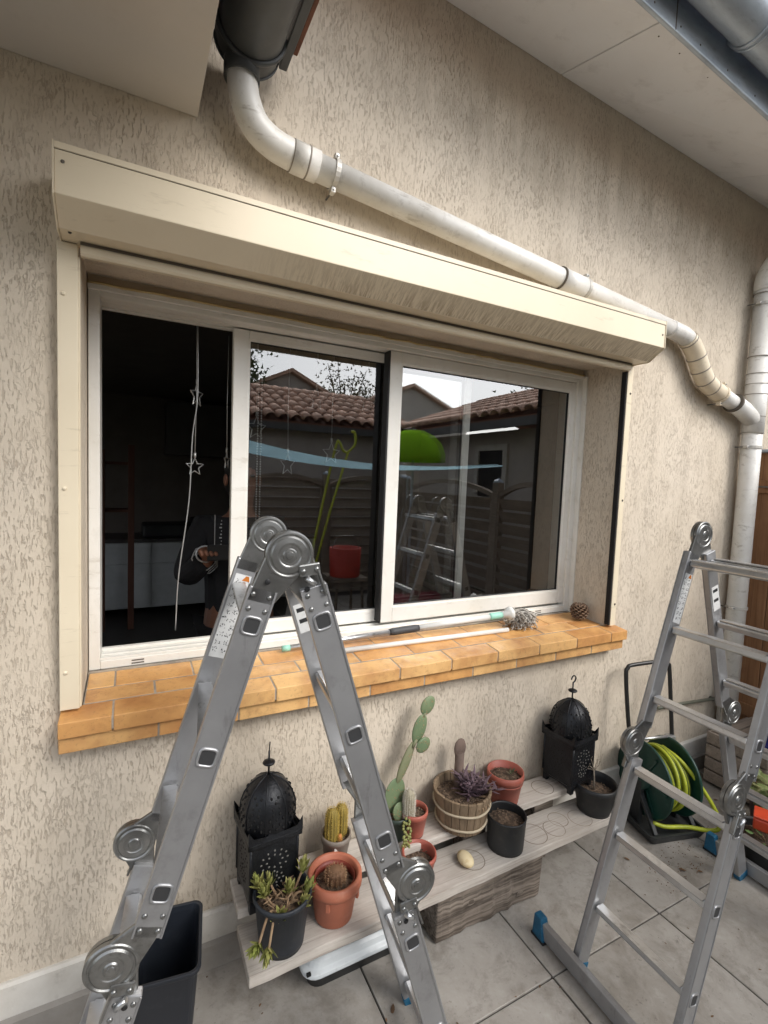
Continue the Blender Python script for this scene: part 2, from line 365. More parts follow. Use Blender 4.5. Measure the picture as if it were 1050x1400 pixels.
# ------------------------------------------------------------------ ground, floor
g = MB().add([(-250, -250, -.06), (250, -250, -.06), (250, 250, -.06), (-250, 250, -.06)], [(0, 1, 2, 3)])
struct(g.build('ground', mat('garden_ground', srgb(104, 98, 82), .95, col2=srgb(84, 88, 60), scale=.8)))
PX, PY, TP = 1.315, -.56, .595
fl = MB().box(PX - 8 * TP, PX + 4 * TP, PY - 9 * TP, .02, -.055, -.012)
floor = struct(fl.build('patio_floor', GROUT))
tm = MB().box(-.2945, .2945, -.2945, .2945, -.012, 0)
tme = None
for i in range(-5, 4):
    for j in range(-6, 1):
        cx, cy = PX + (i + .5) * TP, PY + (j + .5) * TP
        if tme is None: o = tm.build('floor_tile', TILE, floor, bevel=.0018, seg=1); tme = o.data
        else: o = link('floor_tile', tme, floor, .0018, 1)
        o.location = (cx, cy, rnd(-.0008, .0008)); o.rotation_euler = (rnd(-.001, .001), rnd(-.001, .001), rnd(-.001, .001))

# ------------------------------------------------------------------ house wall with opening
OX0, OX1, OZ0, OZ1 = -.134, 2.182, .985, 2.345
house = thing('house_wall', 'beige rough rendered house wall with vertical worm grooves around the window', 'wall', (0, .15, 0))
w = MB()
XL, XR, ZT = -1.6, 4.3, 3.9
def quadgrid(w, xs, zs, y, skip):
    for i in range(len(xs) - 1):
        for k in range(len(zs) - 1):
            if (i, k) in skip: continue
            w.add([(xs[i], y, zs[k]), (xs[i + 1], y, zs[k]), (xs[i + 1], y, zs[k + 1]), (xs[i], y, zs[k + 1])], [(0, 1, 2, 3)])
quadgrid(w, [XL, OX0, OX1, XR], [0, OZ0, OZ1, ZT], 0, {(1, 1)})
D = .37
for p in ([(OX0, 0, OZ0), (OX0, D, OZ0), (OX0, D, OZ1), (OX0, 0, OZ1)], [(OX1, D, OZ0), (OX1, 0, OZ0), (OX1, 0, OZ1), (OX1, D, OZ1)],
          [(OX0, D, OZ1), (OX1, D, OZ1), (OX1, 0, OZ1), (OX0, 0, OZ1)], [(OX0, 0, OZ0), (OX1, 0, OZ0), (OX1, D, OZ0), (OX0, D, OZ0)]):
    w.add(p, [(0, 1, 2, 3)])
for xs in ((XL, OX0), (OX1, XR)): w.add([(xs[0], D, 0), (xs[1], D, 0), (xs[1], D, ZT), (xs[0], D, ZT)], [(0, 3, 2, 1)])
for zs in ((0, OZ0), (OZ1, ZT)): w.add([(OX0, D, zs[0]), (OX1, D, zs[0]), (OX1, D, zs[1]), (OX0, D, zs[1])], [(0, 3, 2, 1)])
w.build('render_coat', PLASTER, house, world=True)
pl = MB().prism([(0, 0), (-.016, 0), (-.016, .192), (-.009, .2), (0, .2)], -1.598, 3.46, 0)
pl.build('plinth', PLINTH, house, world=True, label='pale painted skirting along the foot of the wall')
pl = MB().prism([(-.0162, .001), (-.03, .001), (-.03, .088), (-.0162, .096)], -1.596, 3.46, 0)
pl.build('skirting_tile', mat('grey_skirting', srgb(158, 153, 146), .7, col2=srgb(130, 124, 116), scale=4, dust=(srgb(105, 98, 90), .4)), house, world=True)

# ------------------------------------------------------------------ eaves
ev = thing('right_eaves', 'pale grey boarded eaves soffit with zinc fascia above the wall', 'eaves', (2.5, -.2, 3.47))
ZI = lambda x: 3.565 - .043 * x                 # soffit height at the wall
ZO = lambda x: 3.507 - .09 * x                  # and at its outer edge, y = YO
YO = -.462
js = [-.4, .42, 1.645, 2.885, 4.1, 5.0]
def slab(a, b, y0, z0, y1, z1, th):
    return MB().hexa([(a, y0, z0(a)), (b, y0, z0(b)), (b, y1, z1(b)), (a, y1, z1(a)), (a, y0, z0(a) + th), (b, y0, z0(b) + th), (b, y1, z1(b) + th), (a, y1, z1(a) + th)])
for a, b in zip(js[:-1], js[1:]): slab(a + .0022, b - .0022, YO, ZO, -.001, ZI, .012).build('soffit_panel', SOFFIT, ev, world=True, bevel=.0015, seg=1)
slab(-.4, 5, YO - .018, lambda x: ZO(x) - .012, YO - .001, lambda x: ZO(x) - .012, .20).build('fascia', ZINC, ev, world=True, bevel=.004)
slab(1.70, 1.704, YO - .0195, lambda x: ZO(x) - .01, YO - .0182, lambda x: ZO(x) - .01, .19).build('fascia_seam', JOINT, ev, world=True)
for x in (1.25, 1.55, 1.70, 1.82, 2.0, 2.2, 2.4, 2.6, 2.8):
    k = .045; yy = YO + k + rnd(-.008, .008)
    MB().ell((x, yy, ZO(x) + (ZI(x) - ZO(x)) * (yy - YO) / -YO), (.004, .004, .002), 6, 4).build('nail', JOINT, ev, world=True)
    MB().ell((x + .03, YO - .0182, ZO(x) + .012), (.004, .002, .004), 6, 4).build('nail', JOINT, ev, world=True)
slab(-.4, 5, -.60, lambda x: ZO(x) + .19, 3.0, lambda x: ZO(x) + 1.3, .05).build('roof_deck', TERRABROWN, ev, world=True)
gt = thing('zinc_gutter', 'half round blue grey zinc gutter with bracket under the right eaves', 'gutter', (2.5, -.575, 3.42))
GZ = lambda x: 3.475 - .085 * (x - 1.7)
def gutter(parent, cx, cz, r, a, b, axis, m, shear=None):
    prof = [(r * math.cos(t), r * math.sin(t)) for t in [PI + PI * i / 14 for i in range(15)]]
    inner = [((r - .004) * math.cos(t), (r - .004) * math.sin(t)) for t in [2 * PI - PI * i / 14 for i in range(15)]]
    pts = [(cx + u, cz + v) for u, v in prof + inner]
    mb = MB().prism(pts, a, b, axis); mb.f = mb.f[2:]; mb.sm = [True] * (len(mb.sm) - 2)
    if shear: mb.v = [V((p.x, p.y, p.z + shear(p.x) - cz)) for p in mb.v]
    return mb.build('channel', m, parent, world=True)
GY = -.572
gutter(gt, GY, 3.475, .082, -.4, 5.0, 0, ZINC, GZ)
MB().tube([(-.4, GY - .084, GZ(-.4) + .003), (5, GY - .084, GZ(5) + .003)], .009, 8).build('bead', ZINC, gt, world=True)
for x in (1.0, 2.02, 3.1):
    for k in (-.012, .012):
        MB().tube([(x + k, GY + .0845 * math.cos(t), GZ(x) + .0845 * math.sin(t)) for t in [PI + PI * i / 12 for i in range(13)]], .006, 8).build('seam_ring', ZINC, gt, world=True)
    MB().box(x - .015, x + .015, GY + .08, YO - .019, GZ(x) - .03, GZ(x) + .02).build('bracket', ZINC, gt, world=True, bevel=.003)

le = thing('porch_canopy', 'plain grey soffit slab of the porch canopy meeting the wall', 'eaves', (-.5, -.6, 2.79))
MB().box(-1.7, .172, -2.0, -.001, 2.79, 2.805).build('soffit_panel', mat('wing_soffit', srgb(200, 194, 187), .75, col2=srgb(190, 183, 175), scale=1.2, rnd=False, dust=(srgb(150, 144, 136), .2)), le, world=True, bevel=.002)  # depth beyond view drawn out to darken the upper left wall
MB().box(-1.7, .168, -2.0, -.003, 2.807, 3.06).build('eaves_box', mat('fascia_dark', srgb(88, 84, 80), .7), le, world=True)
MB().hexa([(-1.4, -2.1, 3.4), (.25, -2.1, 3.08), (.25, -.003, 3.08), (-1.4, -.003, 3.4), (-1.4, -2.1, 3.46), (.25, -2.1, 3.14), (.25, -.003, 3.14), (-1.4, -.003, 3.46)]).build('roof_slab', TERRABROWN, le, world=True)
lg = thing('dark_gutter', 'dark grey half round gutter with capped end above the bent drain pipe', 'gutter', (.3, -.6, 2.95))
GC = (.302, 3.005)
gutter(lg, GC[0], GC[1], .094, -2.1, -.075, 1, DARKZINC)
cap = MB()
prof = [(GC[0] + .099 * math.cos(t), GC[1] + .099 * math.sin(t)) for t in [PI + PI * i / 18 for i in range(19)]]
cap.prism(prof, -.075, -.068, 1)
cap.build('end_cap', DARKZINC, lg, world=True, bevel=.003)
pts = [(GC[0] + .097 * math.cos(t), -.14, GC[1] + .097 * math.sin(t)) for t in [PI + PI * i / 18 for i in range(19)]]
MB().tube(pts, .008, 8).build('collar', DARKZINC, lg, world=True)
MB().lathe([(.052, 0), (.052, -.05), (.047, -.05), (.047, 0)], 24, Matrix.Translation((.284, -.095, 2.93))).build('outlet', DARKZINC, lg, world=True)
MB().box(.402, .428, -2.1, -.055, 2.985, 3.06).build('front_strip', DARKZINC, lg, world=True, bevel=.003)
tb = MB()
MB().hexa([(.432, -2.1, 3.0), (.445, -2.1, 3.0), (.445, -.11, 3.0), (.432, -.11, 3.0), (.432, -2.1, 3.075), (.46, -2.1, 3.075), (.46, -.13, 3.075), (.432, -.13, 3.075)]).build('brown_edge_strip', TERRABROWN, lg, world=True, bevel=.002, label='reddish brown chipped edge strip')

# ------------------------------------------------------------------ drain pipes
CLAMP = mat('painted_clamp', srgb(196, 192, 184), .5, .2, dust=(srgb(130, 124, 114), .5))
def clamp(parent, p, d, r, m=CLAMP, wid=.008):
    p, d = V(p), V(d).normalized(); q = d.to_track_quat('Z', 'Y').to_matrix().to_4x4()
    T = Matrix.Translation(p) @ q
    MB().lathe([(r, -wid), (r + .004, -wid), (r + .004, wid), (r, wid)], 22, T, smooth=False).build('clamp', m, parent, world=True)
    side = d.cross(V((0, 1, 0))).normalized()
    for sg in (-1, 1):
        c = p + side * sg * (r + .01) + V((0, -.004, 0))
        MB().beam(c - V((0, .012, 0)), c + V((0, .012, 0)), d, .016, .02).build('clamp_lug', m, parent, world=True, bevel=.002)
        MB().tube([c - V((0, .017, 0)), c + V((0, .06, 0))], .0035, 6).build('screw', STEEL, parent, world=True)
dp = thing('drain_pipe', 'long slanting grey white plastic drain pipe above the shutter box', 'pipe', (.3, -.06, 2.55))
R1 = .042; Y = -.062
top = bez([(.284, -.095, 2.945), (.286, -.09, 2.89), (.30, -.078, 2.835), (.335, Y - .004, 2.783), (.39, Y, 2.752), (.455, Y, 2.737)], 6)
MB().tube(top, R1 + .003, 24).build('bend', PIPE, dp, world=True)
def zline(x): return 2.737 - (x - .455) * (2.737 - 2.545) / (2.40 - .455)
MB().tube([(.45, Y, zline(.45)), (.535, Y, zline(.535))], R1 + .006, 24).build('socket', PIPE, dp, world=True)
MB().tube([(.53, Y, zline(.53)), (2.43, Y, zline(2.43))], R1, 24).build('straight_run', PIPE, dp, world=True)
MB().tube([(.447, Y, zline(.447)), (.4535, Y, zline(.4535))], R1 + .0055, 24).build('joint_line', PJ, dp, world=True)
MB().tube([(.4975, Y, zline(.4975)), (.5025, Y, zline(.5025))], R1 + .0072, 24).build('joint_line', PJ, dp, world=True)
MB().tube([(1.65, Y, zline(1.65)), (1.79, Y, zline(1.79))], R1 + .0045, 24).build('socket', PIPE, dp, world=True)
MB().tube([(1.645, Y, zline(1.645)), (1.652, Y, zline(1.652))], R1 + .0062, 24).build('rubber_ring', JOINT, dp, world=True)
dd = V((1, 0, -.099))
clamp(dp, (.595, Y, zline(.595)), dd, R1 + .003); clamp(dp, (1.80, Y, zline(1.80)), dd, R1 + .001)
# cream swan neck at the right end
neck = [(2.43, Y, zline(2.43)), (2.56, Y, 2.526), (2.63, Y, 2.49), (2.685, Y, 2.435), (2.73, Y, 2.375), (2.78, Y, 2.325), (2.845, Y, 2.293), (2.93, Y, 2.268)]
nb = bez(neck, 5)
MB().tube(nb[:8], R1 + .001, 24).build('neck_start', PIPE, dp, world=True)
MB().tube(nb[7:], R1 + .005, 24).build('swan_neck', PIPEC, dp, world=True, label='cream coloured swan neck bend')
for k in (8, 15, 20, 25, 30):
    if k < len(nb) - 1:
        d = (nb[k + 1] - nb[k - 1]).normalized()
        MB().tube([nb[k] - d * .003, nb[k] + d * .003], R1 + .0065, 24).build('joint_line', PJ, dp, world=True)
clamp(dp, (2.935, Y, 2.266), (1, 0, -.27), R1 + .004, PIPEC)
MB().tube([(2.92, Y, 2.27), (3.10, Y, 2.222)], R1, 24).build('branch_run', PIPE, dp, world=True)
dw = thing('downpipe', 'upright grey white plastic downpipe with side branch at the wall corner', 'pipe', (3.285, -.07, 0))
R2 = .052; XD = 3.285
MB().tube([(XD, -.07, .02), (XD, -.07, 2.95)], R2, 28).build('straight_run', PIPE, dw, world=True)
MB().tube([(3.07, Y - .003, 2.231), (3.16, Y - .005, 2.203), (3.28, -.07, 2.145)], R2 - .003, 24).build('branch_socket', PIPE, dw, world=True)
MB().tube([(3.062, Y - .003, 2.2335), (3.075, Y - .003, 2.2295)], R2 + .003, 24).build('branch_ring', JOINT, dw, world=True)
MB().tube([(XD, -.07, 2.07), (XD, -.07, 2.42)], R2 + .004, 28).build('branch_body', PIPE, dw, world=True)
for z in (2.075, 2.17, 2.42, 2.36, 2.30, 2.52, 2.88):
    MB().tube([(XD, -.07, z - .0015), (XD, -.07, z + .0015)], R2 + .0062, 28).build('joint_line', PJ, dw, world=True)
MB().tube(bez([(XD, -.07, 2.9), (XD, -.07, 2.96), (XD, -.1, 3.03), (XD, -.16, 3.07), (XD, -.42, 3.17), (XD, -.55, 3.22), (XD, -.585, 3.29)], 6), R2 + .005, 28).build('top_elbow', PIPE, dw, world=True)
for z in (2.82, 1.99, 1.02): clamp(dw, (XD, -.07, z), (0, 0, 1), R2 + .001)

# ------------------------------------------------------------------ roller shutter
sh = thing('roller_shutter', 'cream aluminium roller shutter box with side guide rails over the window', 'shutter', (1.02, -.1, 2.33))
BX0, BX1 = -.176, 2.222
ZF = lambda z: z
prof = [(-.001, 2.508), (-.186, 2.5), (-.186, 2.383), (-.114, 2.331), (-.001, 2.331)]
MB().prism(prof, BX0 + .004, BX1 - .004, 0).build('box', CREAM, sh, world=True, bevel=.002)
MB().prism([(-.001, 2.5105), (-.1885, 2.5025), (-.1885, 2.488), (-.187, 2.487), (-.187, 2.5005), (-.001, 2.5085)], BX0 + .0045, BX1 - .0045, 0).build('top_lip', CREAM, sh, world=True)
MB().box(BX0 + .0045, BX1 - .0045, -.1865, -.185, 2.4855, 2.4868).build('lip_shade_strip', JOINT, sh, world=True)  # solid dark strip painting in the shade line below the lip
for x in (BX0, BX1 - .004):
    MB().prism([(-.0005, 2.513), (-.1895, 2.505), (-.1895, 2.38), (-.116, 2.328), (-.0005, 2.328)], x, x + .004, 0).build('end_cap', CREAM, sh, world=True, bevel=.001)
for x, y, z in ((BX0 + .022, -.1868, 2.46), (BX0 + .028, -.1, 2.3305), (BX1 - .022, -.1868, 2.44)):
    MB().ell((x, y, z), (.0045, .0025, .0045), 8, 5).build('screw', JOINT, sh, world=True)
MB().prism([(-.03, 2.33), (-.052, 2.33), (-.052, 2.303), (-.046, 2.296), (-.03, 2.296)], -.128, 2.176, 0).build('end_slat', CREAM, sh, world=True)
MB().prism([(-.054, 2.3295), (-.056, 2.3295), (-.056, 2.322), (-.054, 2.322)], -.128, 2.176, 0).build('slat_groove', JOINT, sh, world=True)
for x0, x1 in ((-.185, -.1355), (2.1845, 2.222)):
    gd = MB().box(x0, x1, -.034, -.002, 1.008, 2.329).build('guide_rail', CREAM, sh, world=True, bevel=.002)
    xc = (x0 + x1) / 2 if x0 < 0 else x0 + .024
    for z in (1.12, 1.655, 2.19):
        MB().ell((xc - (.01 if x0 < 0 else 0), -.0345, z), (.006, .003, .006), 10, 5).build('screw_cap', CREAM if x0 < 0 else JOINT, gd, world=True)
MB().box(2.176, 2.1842, -.03, -.004, 1.012, 2.296).build('brush_seal', mat('black_brush', srgb(28, 26, 26), .9), sh, world=True)
MB().box(-.1352, -.131, -.03, -.004, 1.012, 2.296).build('brush_seal', CREAM, sh, world=True)

# ------------------------------------------------------------------ window
wn = thing('sliding_window', 'white sliding window with its left sash pushed half open', 'window', (1.02, .25, 1.02))
WY = .034
FX0, FX1, FZ0, FZ1 = -.131, 2.178, 1.018, 2.308
fr = MB()
fr.box(FX0, FX0 + .034, .20 + WY, .33 + WY, FZ0, FZ1); fr.box(FX1 - .034, FX1, .20 + WY, .33 + WY, FZ0, FZ1)
fr.box(FX0 + .034, FX1 - .034, .201 + WY, .329 + WY, FZ1 - .03, FZ1)
fr.box(FX0 + .034, FX1 - .034, .20 + WY, .33 + WY, FZ0, FZ0 + .03)
frame = fr.build('frame', WHITE, wn, world=True, bevel=.003)
MB().box(FX0, FX1, .236, .36, FZ1 + .001, OZ1).build('head_filler', mat('beige_filler', srgb(190, 172, 146), .8, col2=srgb(170, 150, 122), scale=4), frame, world=True)
for y0, y1, z1 in ((.241, .247, 1.056), (.286, .296, 1.054), (.336, .356, 1.058)):
    MB().box(FX0 + .034, FX1 - .034, y0, y1, FZ0 + .03, z1).build('bottom_track', WHITE, frame, world=True, bevel=.001, seg=1)
for y0, y1, z1 in ((.286, .296, 2.276), (.336, .356, 2.27)):
    MB().box(FX0 + .034, FX1 - .034, y0, y1, z1, FZ1 - .03).build('top_track', WHITE, frame, world=True, bevel=.001, seg=1)
for x in (.02, .72, 1.95):
    for dz in (.008, .018):
        MB().box(x - .02, x + .02, .2325, .2338, FZ0 + dz, FZ0 + dz + .004).build('drain_slot', JOINT, frame, world=True)
# outer moulding against the reveal, with yellowed foam line
MB().box(FX0, FX1, .222, .233, FZ1 - .012, FZ1 + .010).build('head_trim', WHITE, frame, world=True, bevel=.002)
MB().tube([(FX0 + i * .05, .219 + rnd(-.003, .003), FZ1 + .008 + rnd(-.002, .002)) for i in range(47)], .004, 6).build('foam_seal', mat('yellow_foam', srgb(186, 166, 120), .9, bump=.5, bscale=90), frame, world=True)
MB().box(FX1 - .004, FX1 + .0035, .205, .2335, FZ0, FZ1).build('side_trim', WHITE, frame, world=True)
def sash(x0, x1, z0, z1, y0, y1, sl, sr, bt, tp, label):
    s = MB()
    s.box(x0, x0 + sl, y0, y1, z0, z1); s.box(x1 - sr, x1, y0, y1, z0, z1)
    s.box(x0 + sl, x1 - sr, y0 + .0004, y1 - .0004, z0, z0 + bt); s.box(x0 + sl, x1 - sr, y0 + .0004, y1 - .0004, z1 - tp, z1)
    o = s.build('sash', WHITE, wn, world=True, bevel=.003, label=label)
    px0, px1, pz0, pz1 = x0 + sl, x1 - sr, z0 + bt, z1 - tp
    yc = (y0 + y1) / 2
    gk = MB(); k = .009
    for a in ((px0, px0 + k, pz0, pz1), (px1 - k, px1, pz0, pz1), (px0 + k, px1 - k, pz0, pz0 + k), (px0 + k, px1 - k, pz1 - k, pz1)):
        gk.box(a[0], a[1], yc - .006, yc + .006, a[2], a[3])
    gk.build('gasket', RUBBER, o, world=True)
    bd = MB(); y = y0 + .003
    for a in ((px0 - .001, px0 + .006, pz0, pz1), (px1 - .006, px1 + .001, pz0, pz1), (px0 + .006, px1 - .006, pz0 - .001, pz0 + .006), (px0 + .006, px1 - .006, pz1 - .006, pz1 + .001)):
        bd.box(a[0], a[1], y, yc - .0065, a[2], a[3])
    bd.build('glazing_bead', WHITE, o, world=True)
    MB().add([(px0 + .004, yc, pz0 + .004), (px1 - .004, yc, pz0 + .004), (px1 - .004, yc, pz1 - .004), (px0 + .004, yc, pz1 - .004)], [(0, 1, 2, 3)]).build('pane', GLASS, o, world=True)
    return o
sA = sash(1.0, 2.152, 1.064, 2.276, .25, .282, .058, .043, .07, .05, 'fixed right sash in the outer track')
sB = sash(.344, 1.482, 1.059, 2.272, .30, .332, .058, .034, .053, .034, 'left sash slid behind the right one')
MB().box(.9925, .9995, .251, .299, 1.066, 2.275).build('sash_brush', RUBBER, sA, world=True)

# ------------------------------------------------------------------ brick sill
sl = thing('window_sill', 'orange brown glazed brick window sill with projecting nosing', 'window sill', (1.03, .05, .89))
SX0, SX1 = -.188, 2.262
MB().box(SX0 + .006, SX1 - .008, -.06, .20, .895, .984).build('mortar_bed', CONCRETE, sl, world=True)
MB().box(OX0 + .004, OX1 - .004, .004, .23, .985, .9985).build('mortar_bed', CONCRETE, sl, world=True)
jx = [SX0] + [-.049 + .2432 * i for i in range(10)] + [SX1]
def brick(x0, x1, y0, y1, z0, z1, zb=None):
    j = .0025; zb = z1 if zb is None else zb; d = rnd(-.0012, .0012)
    MB().hexa([(x0 + j, y0, z0), (x1 - j, y0, z0), (x1 - j, y1, z0), (x0 + j, y1, z0), (x0 + j, y0, z1 + d), (x1 - j, y0, z1 + d), (x1 - j, y1, zb + d), (x0 + j, y1, zb + d)]).build('brick', SILL, sl, world=True, bevel=.003, seg=2)
for a, b in zip(jx[:-1], jx[1:]): brick(a, b, -.08 + rnd(-.0015, .0015), .0075, .943, .991, 1.0005)      # nosing
jx2 = [SX0] + [.075 + .2432 * i for i in range(9)] + [SX1 - .006]
for a, b in zip(jx2[:-1], jx2[1:]): brick(a, b, -.064 + rnd(-.001, .001), .0, .893, .938)
jx3 = [OX0 + .004] + [.068 + .2432 * i for i in range(9)] + [OX1 - .003]
jx4 = [OX0 + .004] + [-.049 + .2432 * i for i in range(10)] + [OX1 - .003]
for a, b in zip(jx3[:-1], jx3[1:]): brick(a, b, .0115, .098, .985, 1.002, 1.008)
for a, b in zip(jx4[:-1], jx4[1:]): brick(a, b, .1015, .215, .985, 1.009, 1.0155)
for y0, y1, za, zc, x0, x1 in ((-.0775, .0075, .9885, .998, SX0 + .003, SX1 - .003), (.008, .0985, 1.0, 1.0055, OX0 + .004, OX1 - .003), (.099, .215, 1.0065, 1.0125, OX0 + .004, OX1 - .003)):
    MB().hexa([(x0, y0, .95), (x1, y0, .95), (x1, y1, .95), (x0, y1, .95), (x0, y0, za), (x1, y0, za), (x1, y1, zc), (x0, y1, zc)]).build('grout', CONCRETE, sl, world=True)
MB().box(SX0 + .004, SX1 - .009, -.0618, -.01, .8955, .9365).build('grout', CONCRETE, sl, world=True)
MB().box(SX0 + .004, SX1 - .004, -.0622, -.01, .9372, .9425).build('grout', CONCRETE, sl, world=True)
MB().box(OX0 + .002, OX1 - .002, .216, .232, .99, 1.018).build('mortar_joint', CONCRETE, sl, world=True)

# ------------------------------------------------------------------ kitchen behind the window
RW = mat('room_wall', srgb(120, 112, 104), .9); RD = mat('room_dark', srgb(98, 90, 84), .9)
rm = MB()
X0, X1, Y0, Y1, Z0, Z1 = -2.2, 4.2, .372, 5.2, -.01, 2.62
struct(MB().box(X0, X1, Y0, Y1, Z0 - .05, Z0).build('kitchen_floor', mat('kitchen_floor', srgb(70, 66, 62), .5)))
struct(MB().box(X0, X1, Y0, Y1, Z1, Z1 + .05).build('kitchen_ceiling', RD))
struct(MB().box(X0, X1, Y1, Y1 + .05, Z0, Z1).build('kitchen_back_wall', RD))
struct(MB().box(X1, X1 + .05, Y0, Y1, Z0, Z1).build('kitchen_side_wall', RD))
for a in ((Y0, 2.0, Z0, Z1), (3.6, Y1, Z0, Z1), (2.0, 3.6, Z0, .9), (2.0, 3.6, 2.2, Z1)): struct(MB().box(X0 - .05, X0, *a).build('kitchen_side_wall', RD))  # unseen opening added in this wall to let daylight into the kitchen
CAB = mat('pale_cabinet', srgb(176, 178, 178), .5); CABD = mat('dark_cabinet', srgb(74, 70, 67), .6)
kc = thing('kitchen_counter', 'pale kitchen base units with dark worktop seen through the open window', 'kitchen counter', (.5, 4.8, 0))
MB().box(-1.6, 2.2, 4.56, 5.18, .1, .87).build('carcass', CAB, kc, world=True)
MB().box(-1.6, 2.2, 4.52, 5.18, .872, .91).build('worktop', mat('dark_worktop', srgb(60, 56, 54), .4), kc, world=True, bevel=.003)
for x in (-1.0, -.4, .2, .8, 1.4):
    MB().box(x + .004, x + .596, 4.54, 4.558, .63, .86).build('drawer_front', CAB, kc, world=True, bevel=.003)
    MB().box(x + .004, x + .596, 4.54, 4.558, .12, .62).build('door', CAB, kc, world=True, bevel=.003)
uc = MB().box(.36, 1.35, 4.8, 5.18, 1.9, 2.55).build('wall_cabinet', CABD, bevel=.01); tag(uc, 'dark cooker hood cabinet above the kitchen worktop', 'cabinet')
ap = thing('black_microwave', 'black appliance on the kitchen worktop', 'appliance', (.45, 4.8, .91))
MB().box(-.35, .25, -.2, .2, .0, .16).build('case', RUBBER, ap, bevel=.03); MB().box(.2, .3, -.19, .18, .0, .22).build('handle_block', RUBBER, ap, bevel=.02)
rk = thing('wooden_rack', 'reddish brown wooden shelf rack in the dark kitchen', 'shelf', (-.13, 4.1, 0))
RWD = mat('red_wood', srgb(84, 48, 32), .7)
for x in (-.15, .12):
    MB().box(x - .03, x + .03, -.03, .03, 0, 2.2 - abs(x) * 2).build('post', RWD, rk, bevel=.004)
for z in (1.25, 1.75): MB().box(-.18, .15, .032, .3, z, z + .03).build('shelf', RWD, rk, bevel=.003)

